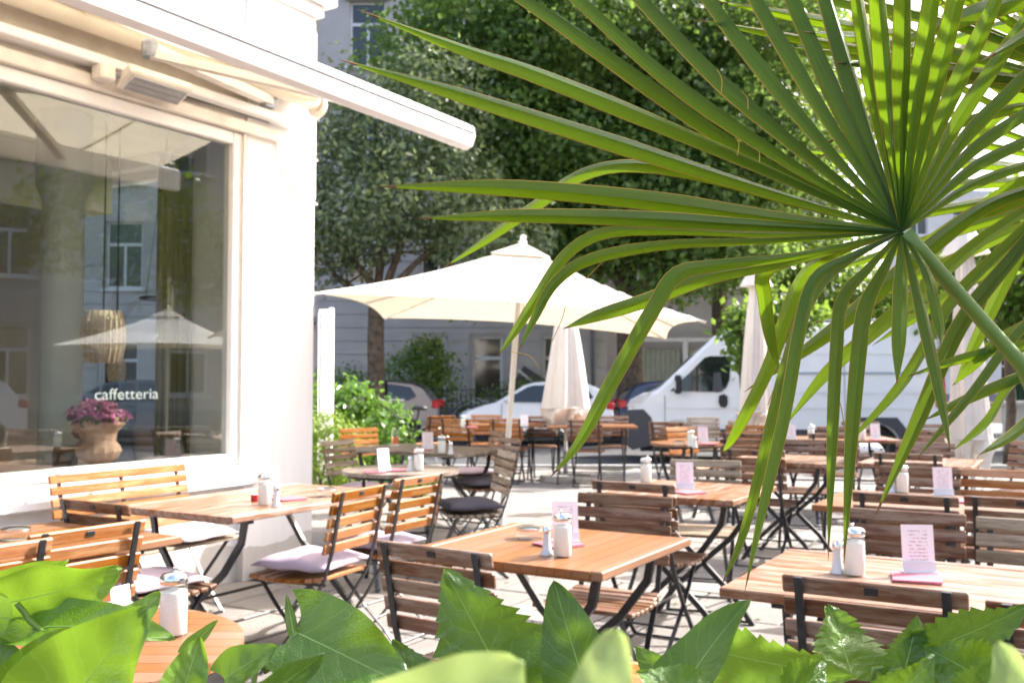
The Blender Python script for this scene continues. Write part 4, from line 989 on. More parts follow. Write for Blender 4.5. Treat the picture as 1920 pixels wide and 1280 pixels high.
# ---------------------------------------------------------------- houses across the street
def facade_cells(x0, x1, z0, z1, holes):
    xs = sorted({x0, x1} | {min(max(v, x0), x1) for h in holes for v in h[:2]}); zs = sorted({z0, z1} | {min(max(v, z0), z1) for h in holes for v in h[2:]})
    for i in range(len(xs) - 1):
        for j in range(len(zs) - 1):
            cx, cz = (xs[i] + xs[i + 1]) / 2, (zs[j] + zs[j + 1]) / 2
            if not any(h[0] < cx < h[1] and h[2] < cz < h[3] for h in holes): yield xs[i], xs[i + 1], zs[j], zs[j + 1]
def house(name, loc, rz, x0, x1, top, holes, wall, label, course=.42, rusticate=5.2, depth=.45):
    t = empty(name, loc, rz, label, 'building'); w = MB()
    for a, b_, c, d in facade_cells(x0, x1, 0, top, holes): w.rng(a, b_, .04, depth, c, d)
    w.build('wall', wall, t); z = .5
    while z < rusticate:
        for a, b_, c, d in facade_cells(x0, x1, z + .015, z + course - .015, [(h[0] - .1, h[1] + .1, h[2] - .1, h[3] + .1) for h in holes]): MB().rng(a, b_, 0, .038, c, d).build('stone_course', wall, t)
        z += course
    MB().rng(x0, x1, -.06, .038, .0, .5, .02).build('plinth', M['facade_dark'], t)
    for k, h in enumerate(holes):
        a, b_, c, d = h; wi = MB()
        f = .07
        wi.rng(a, a + f, .16, .22, c, d).rng(b_ - f, b_, .16, .22, c, d).rng(a + f, b_ - f, .16, .22, c, c + f).rng(a + f, b_ - f, .16, .22, d - f, d)
        tr = c + (d - c) * .66; wi.rng(a + f, b_ - f, .16, .22, tr - .05, tr + .05)
        if b_ - a > 1.0: mx = (a + b_) / 2; wi.rng(mx - .04, mx + .04, .162, .218, c + f, tr - .05)
        win_ = wi.build('window', M['win_frame'], t)
        MB().rng(a + f, b_ - f, .186, .192, c + f, tr - .05).build('pane', M['dark_glass'], win_); MB().rng(a + f, b_ - f, .186, .192, tr + .05, d - f).build('pane', M['dark_glass'], win_)
        MB().rng(a - .12, b_ + .12, -.10, .16, c - .12, c - .01, .01).build('sill', M['win_frame'], win_)
        if c > 5: MB().rng(a - .15, b_ + .15, -.09, .04, d + .02, d + .16, .01).build('hood', wall, win_)
    return t
FY = 31.0
holes = []
for x in (-3.05, -1.25, 1.0): holes.append((x, x + .95, .75, 2.75))
for z in (4.4, 7.9, 11.4, 14.9):
    for x in (-5.2, -2.9, -.6, 1.7): holes.append((x, x + 1.15, z, z + 2.1))
house('apartment_house', (0, FY, 0), 0, -6.2, 3.0, 18.5, holes, M['facade'], 'lilac grey apartment house with banded stonework across the street')
dp = empty('downpipe', (2.55, FY - .09, 0), 0, 'grey downpipe on the lilac grey house front', 'pipe')
MB().tube([(0, 0, .1), (0, 0, 18.0)], .06, 10).build('pipe', M['galv'], dp, smooth=True)
for z in range(1, 18, 3): MB().lathe([(.075, z), (.075, z + .06)], 10).build('clip', M['iron'], dp)
lh = [(-13.5, -12.3, .9, 2.6), (-10.2, -9.0, .9, 2.6)]
for z in (4.4, 7.9, 11.4, 14.9):
    for x in (-13.4, -11.0, -8.6): lh.append((x, x + 1.2, z, z + 2.2))
bay = house('apartment_house', (0, FY + 1.2, 0), 0, -15, -6.203, 18.5, lh, M['facade'], 'recessed apartment house with a balcony left of the street tree')
for z in (3.2, 6.7, 10.2, 13.7):
    MB().rng(-9.6, -6.21, -1.15, -.002, z, z + .16, .02).build('balcony', M['facade_dark'], bay)
    MB().rng(-9.6, -6.21, -1.14, -1.10, z + 1.12, z + 1.16).build('rail', M['iron'], bay)
    rl = MB()
    for k in range(26): rl.rng(-9.58 + k * .13, -9.56 + k * .13, -1.13, -1.11, z + .16, z + 1.12)
    rl.build('railing_bars', M['iron'], bay)
gh = []
for z in (4.4, 7.9, 11.4, 14.9):
    for x in (3.5, 6.0, 8.4): gh.append((x, x + 1.2, z, z + 2.1))
gr_ = house('apartment_house', (0, FY + .6, 0), 0, 3.003, 10.6, 16.0, gh, M['facade'], 'grey apartment house with a sage board gate behind the van', .42, 0)
gt = empty('board_gate', (3.95, FY + .35, 0), 0, 'sage green board gate with posts behind the van bonnet', 'gate')
for k in range(9): MB().rng(k * .16, k * .16 + .15, 0, .05, .1, 2.35, .008).build('board', M['facade_green'], gt)
for k in range(12): MB().rng(1.72, 3.35, 0, .045, .15 + k * .185, .15 + k * .185 + .165, .008).build('board', M['facade_green'], gt)
for x in (-.12, 1.50, 3.40): MB().rng(x, x + .16, -.06, .10, 0, 2.6, .01).build('post', M['win_frame'], gt)
MB().rng(-.12, 3.56, -.05, .1, 2.603, 2.72, .01).build('beam', M['win_frame'], gt)
# front garden railing
fn = empty('garden_railing', (-10, 27.6, 0), 0, 'low black iron railing in front of the lilac house', 'railing')
for z in (.18, 1.08): MB().rng(0, 13.2, -.015, .015, z, z + .03).build('rail', M['iron'], fn)
for k in range(8): MB().rng(k * 1.88, k * 1.88 + .04, -.02, .02, 0, 1.2).build('post', M['iron'], fn)
rb_ = MB()
for k in range(100): rb_.rng(.06 + k * .131, .075 + k * .131, -.007, .007, .21, 1.18)
o = rb_.build('bars', M['iron'], fn); o['kind'] = 'stuff'
# cellar hatch left open above the white car
hc = empty('cellar_hatch', (.45, 30.0, 0), 0, 'dark open hatch leaning on the lilac house above the white car', 'hatch')
MB().box((.35, 0, 1.1), (1.5, .06, .75), Matrix.Rotation(R(32), 3, 'Y'), .01).build('cover', M['bumper'], hc)
MB().strap([(-.35, -.06, 1.75), (.75, -.06, .85)], .06, .08, (0, 1, 0)).build('stay', M['galv'], hc); MB().rng(-.2, 1.0, .02, .6, 0, .7).build('kerb', M['facade_dark'], hc)
# right: garden wall with green gate, far pale house
gw = empty('garden_wall', (10.4, 20.6, -.12), 0, 'pale garden wall with a dark green gate at the right edge', 'wall')
MB().rng(0, 12, 0, .3, 0, .95, .01).build('wall', M['facade_far'], gw); MB().rng(-.1, 12, -.05, .35, .953, 1.05, .01).build('coping', M['facade_far'], gw)
for k in range(14): MB().rng(.05 + k * .28, .05 + k * .28 + .26, .1, .16, 1.06, 2.6, .008).build('board', M['gate_green'], gw)
fh = []
for z in (1.0, 4.2, 7.4, 10.6):
    for x in (1.2, 4.2, 7.2, 10.2): fh.append((x, x + 1.3, z, z + 1.9))
house('pale_house', (24, 62, 0), R(4), 0, 12, 13.5, fh, M['facade_far'], 'far pale house seen between the palm leaf and the folded parasol', .5, 0)
# outside the frame at right: what the shop window mirrors
mh = []
for z in (1.0, 4.6, 8.2, 11.8):
    for x in range(10): mh.append((1.0 + x * 2.6, 2.2 + x * 2.6, z, z + 2.1))
house('corner_house', (24, 15.5, -.1), R(-90), 0, 27, 15.5, mh, M['facade'], 'grey corner house mirrored in the shop window', .42, 4.4)

# ---------------------------------------------------------------- trees and shrubs
B = lambda c, r, n: (c, r, n)
tree('tall street tree with silvery leaves left of the open parasol', (-3.15, 22.4, -.12), (-3.1, 22.4, 3.3), .20,
     [B((-3.6, 22, 5.0), (1.9, 1.7, 1.1), 3556), B((-1.9, 21.8, 5.6), (1.9, 1.7, 1.3), 3556), B((-4.4, 22, 6.6), (1.7, 1.6, 1.1), 2325), B((-2.6, 22.2, 7.2), (1.9, 1.6, 1.1), 3009), B((-.6, 21.6, 4.6), (1.5, 1.3, .9), 2188), B((-4.6, 22, 4.2), (1.3, 1.3, .7), 1231), B((-2.0, 22, 8.2), (1.2, 1.2, .8), 957), B((-3.9, 22.2, 8.0), (.9, .9, .9), 355)],
     M['lf_silver'], .165, [(-4.6, 22, 5.6), (-1.9, 21.9, 6.2), (-3.2, 22.4, 7.6), (-4.8, 22.3, 4.4), (-.9, 21.7, 4.9)], None, 10, .2, 2.0)
tree('large dark street tree behind the white car and the van', (3.0, 25.4, -.12), (3.05, 25.4, 3.8), .34,
     [B((3.4, 25.2, 6.0), (3.6, 2.6, 1.7), 15120), B((.8, 25, 7.4), (3.0, 2.4, 1.8), 12096), B((5.6, 25, 7.6), (3.2, 2.4, 1.9), 12096), B((2.6, 25, 10.0), (3.6, 2.6, 2.0), 14040), B((-1.2, 25, 9.6), (2.6, 2.2, 1.9), 8640), B((6.5, 25, 10.6), (2.6, 2.3, 1.8), 7344), B((1.5, 24.6, 4.6), (1.8, 1.4, .7), 2808), B((5.2, 24.4, 4.4), (1.8, 1.5, .8), 3240), B((.2, 25, 12.2), (3.2, 2.2, 1.5), 6480), B((3.6, 23.7, 3.6), (.9, .5, .35), 475), B((-.9, 24.6, 3.35), (.5, .4, .3), 259)],
     M['lf_dark'], .185, [(.8, 25, 7), (5.8, 25, 7.4), (2.8, 25.2, 9.6), (-.9, 25, 9), (5.0, 24.6, 4.9), (1.4, 24.8, 5.2)], None, 12, .25, 1.5)
tree('bright green tree rising behind the palm leaf at top', (6.4, 30.2, -.12), (6.4, 30.2, 4.5), .25,
     [B((5.8, 27.5, 9.4), (3.0, 2.0, 2.2), 6720), B((8.6, 28, 8.6), (2.6, 2.0, 2.0), 4800), B((3.2, 27.2, 11.6), (3.0, 1.8, 1.6), 5120), B((8.0, 28, 5.8), (2.4, 1.7, 1.4), 2880), B((7.0, 28, 12.6), (2.2, 1.7, 1.3), 2400)],
     M['lf_mid'], .2, [(5.8, 28, 9), (8.4, 28.2, 8.4), (3.6, 27.8, 11)], None, 12, .25, 1.5)
tree('green tree showing above the van roof', (9.4, 27.4, -.12), (9.4, 27.4, 2.6), .16,
     [B((8.6, 26.6, 3.9), (1.7, 1.2, 1.0), 2600), B((10.6, 26.8, 3.4), (1.4, 1.1, .9), 1700), B((7.4, 26.6, 4.6), (1.2, 1.0, .9), 1300)], M['lf_mid'], .18, [(8.6, 26.8, 4.2), (10.4, 27, 3.8)], None, 10, .2, 1.5)
tree('small tree with drooping leaves in front of the van cab', (3.62, 15.2, 0), (3.55, 15.2, 1.9), .055,
     [B((3.62, 15.1, 2.05), (.46, .45, .52), 900), B((4.3, 15.2, 2.35), (.5, .45, .42), 700)], M['lf_mid'], .13, [(3.5, 15.1, 2.3), (4.2, 15.2, 2.5)], None, 7, .1, 1.5)
tree('slim tree with fresh leaves beside the folded parasol at right', (8.75, 17.3, 0), (8.75, 17.3, 2.5), .085,
     [B((8.9, 17.2, 3.5), (1.3, 1.1, .95), 1900), B((7.9, 17.2, 2.7), (.75, .7, .8), 900), B((9.3, 17.2, 2.5), (.9, .8, .55), 900), B((9.7, 17.4, 4.6), (.9, .9, .7), 700)], M['lf_mid'], .17, [(8.9, 17.2, 3.7), (8.0, 17.2, 3.0), (9.6, 17.3, 4.4)], None, 8, .14, 1.5)
tree('tree at the right edge beyond the garden wall', (14.5, 27, -.12), (14.5, 27, 3.4), .22,
     [B((14.6, 26.6, 5.2), (2.2, 1.9, 1.6), 2600), B((12.4, 26.6, 4.0), (1.6, 1.4, 1.1), 1300), B((16.5, 27, 6.4), (2.0, 1.7, 1.5), 1500)], M['lf_mid'], .22, [(14.6, 26.8, 5.2), (12.6, 26.6, 4.2), (16.2, 27, 6)], None, 8, .2, 1.5)
tree('tree out of frame at right, mirrored in the shop window', (15.5, 8.0, 0), (15.5, 8.0, 2.8), .17,
     [B((15.5, 8.0, 5.2), (2.0, 2.3, 1.7), 2200), B((15.6, 9.8, 4.2), (1.5, 1.5, 1.1), 1000)], M['lf_mid'], .22, [(15.4, 8, 5), (15.6, 9.6, 4.2)], None, 8, .2, 1.5)
def shrub(name, label, loc, blobs, mat, size, clump, spread, aspect, up=.4, shell=.4, stems=7):
    t = empty(name, loc, 0, label, 'shrub'); c = MB()
    for (q, r, n) in blobs: blob_leaves(c, q, r, n, size, shell, clump, up, aspect, spread)
    c.build('foliage', mat, t); s = MB()
    for k in range(stems):
        q = Vector(blobs[k % len(blobs)][0]); limb(s, (rnd.uniform(-.12, .12), rnd.uniform(-.1, .1), 0), q + Vector((rnd.uniform(-.3, .3), rnd.uniform(-.2, .2), rnd.uniform(-.1, .3))) * .7, .022, .008, 6, 4)
    s.build('stems', M['bark'], t); return t
shrub('leafy_shrub', 'glossy bright green leafy shrub behind the pale sunlit chair', (-2.15, 12.7, 0), [((-.45, 0, .92), (.62, .5, .48), 1500), ((.35, .05, .62), (.55, .5, .55), 1300), ((-.3, 0, .4), (.7, .5, .4), 1100), ((.05, 0, 1.05), (.4, .4, .3), 500)], M['lf_bright'], .105, 6, .07, 1.6)
shrub('clipped_bush', 'clipped round yellow green bush at the cafe corner', (-2.08, 11.0, 0), [((0, 0, .54), (.40, .38, .48), 5200)], M['lf_lime'], .042, 8, .03, 1.6, .5, .2, 5)
shrub('garden_bush', 'large dark bush behind the silvery street tree', (-2.75, 28.8, 0), [((0, 0, 1.3), (1.2, .8, 1.1), 2200), ((-1.9, .2, .95), (1.1, .7, .8), 1500), ((.3, 0, 2.0), (.7, .6, .7), 700)], M['lf_dark'], .15, 8, .13, 2.0)
shrub('garden_bush', 'dark bush behind the railing above the white car bonnet', (.3, 28.9, 0), [((0, 0, .75), (1.1, .6, .65), 1500), ((-1.2, 0, .55), (.6, .5, .5), 600)], M['lf_dark'], .13, 8, .12, 2.0)
shrub('garden_bush', 'low dark bush at far left behind the railing', (-6.4, 28.8, 0), [((0, 0, .9), (1.6, .7, .8), 1800)], M['lf_dark'], .15, 8, .12, 2.0)
shrub('garden_bush', 'green bush with pale leaves right of the van', (11.6, 19.6, -.12), [((0, 0, 1.9), (1.2, .6, 1.2), 1700), ((1.2, 0, 2.6), (.9, .6, .8), 1000)], M['lf_bright'], .16, 7, .12, 1.6)
w = MB()
for _ in range(160):
    p = CO + Un * rnd.uniform(-.6, 0) + Nn * rnd.uniform(.02, .08); a = rnd.uniform(0, 6.28); h = rnd.uniform(.04, .13)
    d = Vector((math.cos(a), math.sin(a), 0)); w.add([p - d * .006, p + d * .006, p + Vector((rnd.uniform(-.04, .04), rnd.uniform(-.04, .04), h))], [(0, 1, 2)])
tag(w.build('weeds', M['grass']), 'small weeds growing at the foot of the cafe pillar', 'weeds', kind='stuff')
gb = MB()
for _ in range(700):
    x = rnd.uniform(-2.4, -1.0) ; y = rnd.uniform(11.6, 12.6); leaf_mb(gb, (x, y, rnd.uniform(0, .1)), .09)
tag(gb.build('ground_cover', M['lf_bright']), 'low ground cover in front of the leafy shrub', 'ground cover', kind='stuff')

fl = MB()
for _ in range(260):
    x = rnd.uniform(-2.5, 6); y = rnd.uniform(2.8, 13); leaf_mb(fl, (x, y, .004), rnd.uniform(.02, .05), Vector((rnd.gauss(0, .15), rnd.gauss(0, .15), 1)).normalized())
tag(fl.build('fallen_leaves', M['lf_silver']), 'small dry leaves scattered on the paving', 'leaves', kind='stuff')

# ---------------------------------------------------------------- palm in the foreground
def smooth_path(pts, n):
    P = [Vector(p) for p in pts]; P = [P[0] * 2 - P[1]] + P + [P[-1] * 2 - P[-2]]; out = []; m = len(P) - 3
    for k in range(n + 1):
        t = k / n * m; i = min(int(t), m - 1); f = t - i; a, b_, c, d = P[i:i + 4]
        out.append(.5 * ((2 * b_) + (c - a) * f + (2 * a - 5 * b_ + 4 * c - d) * f * f + (3 * b_ - a - 3 * c + d) * f ** 3))
    return out
def leaflet(pts, w, parent, fold=.55, roll=0., base=.16, tip=True, full=.42, droop_twist=0.):
    n = 26; P = smooth_path(pts, n); mb = MB(); vs = []; fs = []; mi = []
    for i, p in enumerate(P):
        t = i / n; d = (P[min(i + 1, n)] - P[max(i - 1, 0)]).normalized()
        view = Vector((0, -1, .12)).normalized(); side = d.cross(view)
        side = side.normalized() if side.length > .05 else Vector((1, 0, 0)); nrm = side.cross(d).normalized()
        q = Matrix.Rotation(roll + droop_twist * t, 3, d); side = q @ side; nrm = q @ nrm
        prof = base + (1 - base) * min(1, t / full) ** .9 if t < full else 1 - .35 * ((t - full) / (1 - full)) ** 1.6
        if tip and t > .72: prof *= max(.03, 1 - ((t - .72) / .28) ** 1.7)
        hw = w / 2 * prof; fd = 1.7 * fold * hw * (1 - .35 * t)
        for s in (-1, -.92, -.45, 0, .45, .92, 1):
            vs.append(p + side * hw * s * (1 - .12 * fold) + nrm * (fd * (1 - abs(s)) + .04 * hw * math.sin(9 * t + 4 * s)))
    for i in range(n):
        for k in range(6):
            a = i * 7 + k; fs.append((a, a + 1, a + 8, a + 7)); mi.append(2 if (tip and i >= n - 1) else (1 if k in (0, 5) else 0))
    o = mb.add(vs, fs).build('leaflet', [M['palm'], M['palm_edge'], M['palm_tip']], parent, smooth=28)
    o.data.polygons.foreach_set('material_index', mi)
    uvl = o.data.uv_layers.new(name='UVMap'); S7 = (0, .04, .275, .5, .725, .96, 1)
    for lp in o.data.loops: uvl.data[lp.index].uv = (S7[lp.vertex_index % 7], lp.vertex_index // 7 / n * 4)
    return o
palm = empty('fan_palm', (1.02, .98, 0), 0, 'fan palm with big green fan leaves reaching in from the right', 'palm')
IN = Matrix.Translation((-1.02, -.98, 0))
def L_(pts): return [Vector(p) - Vector((1.02, .98, 0)) for p in pts]
trk = MB().tube([(0, 0, 0), (.01, 0, .5), (.0, .01, 1.0), (0, 0, 1.35)], [.075, .07, .065, .06], 14)
for k in range(60):
    a = rnd.uniform(0, 6.28); z = rnd.uniform(.05, 1.3); trk.tube([(.065 * math.cos(a), .065 * math.sin(a), z), (.10 * math.cos(a), .10 * math.sin(a), z + .06)], .006, 4)
trk.build('trunk', M['bark'], palm)
def frond(path, r):
    o = MB().tube(smooth_path(L_(path), 14), r, 8); return o.build('frond', M['petiole'], palm, smooth=True)
f1 = frond([(1.02, .98, 1.2), (0.608, 1.030, 1.314), (0.542, 1.040, 1.394), (0.481, 1.050, 1.470), (0.423, 1.050, 1.538)], [.0095] * 8 + [.0085] * 7)
MAIN = [ # path, width, fold, roll
    ([(0.419, 1.050, 1.539), (0.285, 1.064, 1.605), (0.130, 1.078, 1.676), (0.024, 1.092, 1.723), (-0.049, 1.106, 1.753), (-0.179, 1.120, 1.808)], 0.0248, 0.50, 12),
    ([(0.419, 1.050, 1.539), (0.267, 1.060, 1.587), (0.141, 1.070, 1.630), (0.024, 1.080, 1.670), (-0.084, 1.090, 1.707), (-0.197, 1.100, 1.743)], 0.0245, 0.50, 10),
    ([(0.419, 1.050, 1.539), (0.279, 1.042, 1.553), (0.136, 1.035, 1.571), (-0.006, 1.028, 1.582), (-0.142, 1.020, 1.582)], 0.0225, 0.45, -18),
    ([(0.419, 1.050, 1.539), (0.278, 1.038, 1.543), (0.134, 1.025, 1.549), (0.011, 1.012, 1.550), (-0.098, 1.000, 1.545)], 0.0184, 0.45, -10),
    ([(0.423, 1.060, 1.541), (0.316, 1.069, 1.571), (0.218, 1.077, 1.602), (0.137, 1.086, 1.618), (0.078, 1.094, 1.609), (0.024, 1.103, 1.574), (-0.033, 1.111, 1.536), (-0.082, 1.120, 1.506)], 0.0195, 0.40, 20),
    ([(0.419, 1.050, 1.539), (0.279, 1.043, 1.535), (0.164, 1.036, 1.538), (0.096, 1.029, 1.534), (0.056, 1.021, 1.510), (0.025, 1.014, 1.464), (0.000, 1.007, 1.425), (-0.015, 1.000, 1.404)], 0.0139, 0.45, 0),
    ([(0.419, 1.050, 1.539), (0.278, 1.040, 1.528), (0.163, 1.030, 1.522), (0.083, 1.020, 1.506), (0.044, 1.010, 1.480), (0.022, 1.000, 1.441), (0.006, 0.990, 1.408)], 0.0133, 0.45, -15),
    ([(0.419, 1.050, 1.539), (0.306, 1.037, 1.512), (0.218, 1.024, 1.500), (0.171, 1.011, 1.489), (0.144, 0.999, 1.452), (0.102, 0.986, 1.381), (0.066, 0.973, 1.318), (0.037, 0.960, 1.285)], 0.0180, 0.35, 0),
    ([(0.419, 1.050, 1.539), (0.296, 1.044, 1.506), (0.209, 1.038, 1.489), (0.146, 1.032, 1.465), (0.089, 1.026, 1.447), (0.053, 1.020, 1.433)], 0.0191, 0.40, 10),
    ([(0.419, 1.050, 1.539), (0.361, 1.033, 1.511), (0.316, 1.017, 1.486), (0.294, 1.000, 1.435), (0.272, 0.983, 1.344), (0.245, 0.967, 1.251), (0.223, 0.950, 1.176)], 0.0168, 0.40, -15),
    ([(0.419, 1.050, 1.539), (0.346, 1.056, 1.519), (0.278, 1.062, 1.500), (0.276, 1.068, 1.468), (0.284, 1.074, 1.422), (0.295, 1.080, 1.387)], 0.0174, 0.35, 25),
    ([(0.419, 1.050, 1.539), (0.378, 1.034, 1.499), (0.344, 1.018, 1.464), (0.331, 1.002, 1.408), (0.320, 0.986, 1.306), (0.310, 0.970, 1.203)], 0.0154, 0.50, 0),
    ([(0.419, 1.050, 1.539), (0.394, 1.032, 1.499), (0.367, 1.014, 1.458), (0.352, 0.996, 1.408), (0.336, 0.978, 1.307), (0.322, 0.960, 1.200)], 0.0180, 0.50, 8),
    ([(0.419, 1.050, 1.539), (0.408, 1.027, 1.487), (0.396, 1.003, 1.430), (0.384, 0.980, 1.374)], 0.0182, 0.50, 0),
    ([(0.419, 1.050, 1.539), (0.422, 1.030, 1.488), (0.427, 1.010, 1.425), (0.431, 0.990, 1.365), (0.432, 0.970, 1.310)], 0.0159, 0.45, -10),
    ([(0.419, 1.050, 1.539), (0.356, 1.036, 1.505), (0.312, 1.022, 1.465), (0.279, 1.008, 1.387), (0.236, 0.994, 1.236), (0.207, 0.980, 1.176)], 0.0138, 0.40, 30),
    ([(0.419, 1.050, 1.539), (0.437, 1.033, 1.494), (0.442, 1.017, 1.442), (0.438, 1.000, 1.416)], 0.0134, 0.40, 0),
    ([(0.423, 1.060, 1.541), (0.351, 1.072, 1.516), (0.319, 1.084, 1.487), (0.286, 1.096, 1.393), (0.252, 1.108, 1.321), (0.238, 1.120, 1.296)], 0.0178, 0.40, 30),
    ([(0.419, 1.050, 1.539), (0.261, 1.083, 1.630), (0.117, 1.115, 1.743), (0.032, 1.147, 1.817), (-0.026, 1.180, 1.863)], 0.0267, 0.75, 20),
    ([(0.419, 1.050, 1.539), (0.292, 1.087, 1.631), (0.179, 1.125, 1.727), (0.064, 1.163, 1.849), (0.000, 1.200, 1.925)], 0.0257, 0.75, 24),
    ([(0.419, 1.050, 1.539), (0.310, 1.087, 1.643), (0.229, 1.125, 1.733), (0.141, 1.163, 1.849), (0.080, 1.200, 1.938)], 0.0257, 0.80, 26),
    ([(0.419, 1.050, 1.539), (0.334, 1.087, 1.655), (0.266, 1.125, 1.765), (0.224, 1.163, 1.849), (0.173, 1.200, 1.945)], 0.0245, 0.80, 28),
    ([(0.419, 1.050, 1.539), (0.353, 1.083, 1.663), (0.301, 1.115, 1.777), (0.266, 1.147, 1.869), (0.242, 1.180, 1.949)], 0.0242, 0.80, 25),
    ([(0.419, 1.050, 1.539), (0.370, 1.087, 1.673), (0.334, 1.123, 1.796), (0.308, 1.160, 1.900)], 0.0276, 0.80, 20),
    ([(0.419, 1.050, 1.539), (0.385, 1.080, 1.677), (0.364, 1.110, 1.797), (0.347, 1.140, 1.904)], 0.0262, 0.60, 15),
    ([(0.419, 1.050, 1.539), (0.386, 1.033, 1.670), (0.364, 1.017, 1.767), (0.348, 1.000, 1.845)], 0.0201, 0.50, 10),
    ([(0.419, 1.050, 1.539), (0.395, 1.027, 1.668), (0.379, 1.003, 1.762), (0.364, 0.980, 1.847)], 0.0221, 0.45, 0),
    ([(0.419, 1.050, 1.539), (0.409, 1.023, 1.667), (0.402, 0.997, 1.765), (0.394, 0.970, 1.842)], 0.0220, 0.45, 0),
    ([(0.419, 1.050, 1.539), (0.424, 1.023, 1.667), (0.430, 0.997, 1.760), (0.432, 0.970, 1.842)], 0.0220, 0.45, 0),
    ([(0.419, 1.050, 1.539), (0.440, 1.027, 1.666), (0.456, 1.003, 1.757), (0.469, 0.980, 1.836)], 0.0221, 0.45, -5),
    ([(0.419, 1.050, 1.539), (0.456, 1.033, 1.656), (0.493, 1.017, 1.745), (0.519, 1.000, 1.811)], 0.0195, 0.50, -10),
    ([(0.419, 1.050, 1.539), (0.471, 1.040, 1.646), (0.518, 1.030, 1.721), (0.563, 1.020, 1.792)], 0.0180, 0.50, -14),
    ([(0.419, 1.050, 1.539), (0.482, 1.047, 1.633), (0.539, 1.043, 1.693), (0.596, 1.040, 1.753)], 0.0170, 0.50, -16),
    ([(0.419, 1.050, 1.539), (0.489, 1.050, 1.620), (0.553, 1.050, 1.666), (0.612, 1.050, 1.710)], 0.0160, 0.50, -18),
    ([(0.419, 1.050, 1.539), (0.491, 1.053, 1.603), (0.553, 1.057, 1.636), (0.617, 1.060, 1.666)], 0.0155, 0.50, -20),
    ([(0.419, 1.050, 1.539), (0.491, 1.057, 1.586), (0.553, 1.063, 1.611), (0.610, 1.070, 1.627)], 0.0138, 0.50, -20),
]
for k, (p, w_, fo_, ro) in enumerate(MAIN): leaflet(L_(p), w_, f1, fo_, R(ro), .17, True)
f2 = frond([(1.02, .98, 1.3), (0.776, 1.100, 1.567), (0.701, 1.160, 1.724)], .010)
for (p, w_, fo_, ro) in [
    ([(0.701, 1.160, 1.724), (0.531, 1.150, 1.749), (0.370, 1.140, 1.774), (0.209, 1.130, 1.801)], 0.0168, 0.50, 10),
    ([(0.701, 1.160, 1.726), (0.533, 1.153, 1.771), (0.379, 1.147, 1.801), (0.239, 1.140, 1.826)], 0.0181, 0.50, -10),
    ([(0.701, 1.160, 1.728), (0.565, 1.153, 1.794), (0.405, 1.147, 1.823), (0.277, 1.140, 1.853)], 0.0194, 0.50, 10),
    ([(0.701, 1.160, 1.721), (0.571, 1.167, 1.740), (0.439, 1.173, 1.767), (0.331, 1.180, 1.785)], 0.0172, 0.50, 20),
    ([(0.701, 1.160, 1.732), (0.585, 1.153, 1.813), (0.468, 1.147, 1.855), (0.378, 1.140, 1.885)], 0.0181, 0.50, 0),
    ([(0.701, 1.160, 1.732), (0.615, 1.150, 1.831), (0.529, 1.140, 1.904)], 0.0181, 0.50, 0),
    ([(0.701, 1.160, 1.719), (0.609, 1.180, 1.734), (0.521, 1.200, 1.757)], 0.0173, 0.40, 30),
    ([(0.701, 1.160, 1.723), (0.558, 1.140, 1.752), (0.419, 1.120, 1.771), (0.327, 1.100, 1.775)], 0.0172, 0.50, -20),
    ([(0.701, 1.160, 1.720), (0.586, 1.133, 1.730), (0.450, 1.107, 1.735), (0.356, 1.080, 1.733)], 0.0170, 0.50, 0),
    ([(0.701, 1.160, 1.726), (0.577, 1.140, 1.778), (0.469, 1.120, 1.801), (0.388, 1.100, 1.815)], 0.0172, 0.50, 15),
    ([(0.701, 1.160, 1.715), (0.622, 1.180, 1.711), (0.553, 1.200, 1.696), (0.508, 1.220, 1.681)], 0.0155, 0.50, 10),
    ([(0.701, 1.160, 1.728), (0.585, 1.130, 1.798), (0.498, 1.100, 1.830)], 0.0172, 0.50, -10),
]: leaflet(L_(p), w_, f2, fo_, R(ro), .3)
f3 = frond([(1.02, .98, 1.3), (0.786, 1.200, 1.519), (0.759, 1.320, 1.652)], .010)
for (p, w_, fo_, ro) in [
    ([(0.759, 1.320, 1.652), (0.640, 1.315, 1.613), (0.529, 1.310, 1.531), (0.426, 1.305, 1.445), (0.307, 1.300, 1.364)], 0.0256, 0.50, 15),
    ([(0.759, 1.320, 1.649), (0.632, 1.315, 1.568), (0.528, 1.310, 1.481), (0.425, 1.305, 1.396), (0.359, 1.300, 1.318)], 0.0228, 0.50, -10),
    ([(0.759, 1.320, 1.645), (0.662, 1.290, 1.543), (0.576, 1.260, 1.450), (0.507, 1.230, 1.328), (0.441, 1.200, 1.214)], 0.0233, 0.50, 5),
    ([(0.759, 1.320, 1.645), (0.654, 1.302, 1.555), (0.574, 1.285, 1.479), (0.502, 1.268, 1.374), (0.413, 1.250, 1.287)], 0.0189, 0.50, -15),
    ([(0.759, 1.320, 1.649), (0.696, 1.340, 1.629), (0.636, 1.360, 1.603)], 0.0364, 0.50, 35),
    ([(0.759, 1.320, 1.645), (0.688, 1.313, 1.561), (0.633, 1.307, 1.460), (0.586, 1.300, 1.374)], 0.0206, 0.50, 25),
    ([(0.759, 1.320, 1.656), (0.708, 1.347, 1.654), (0.653, 1.373, 1.618), (0.566, 1.400, 1.565)], 0.0200, 0.50, -25),
]: leaflet(L_(p), w_, f3, fo_, R(ro), .5)
f4 = frond([(1.02, .98, 1.2), (0.694, 1.120, 1.387), (0.694, 1.180, 1.452)], .010)
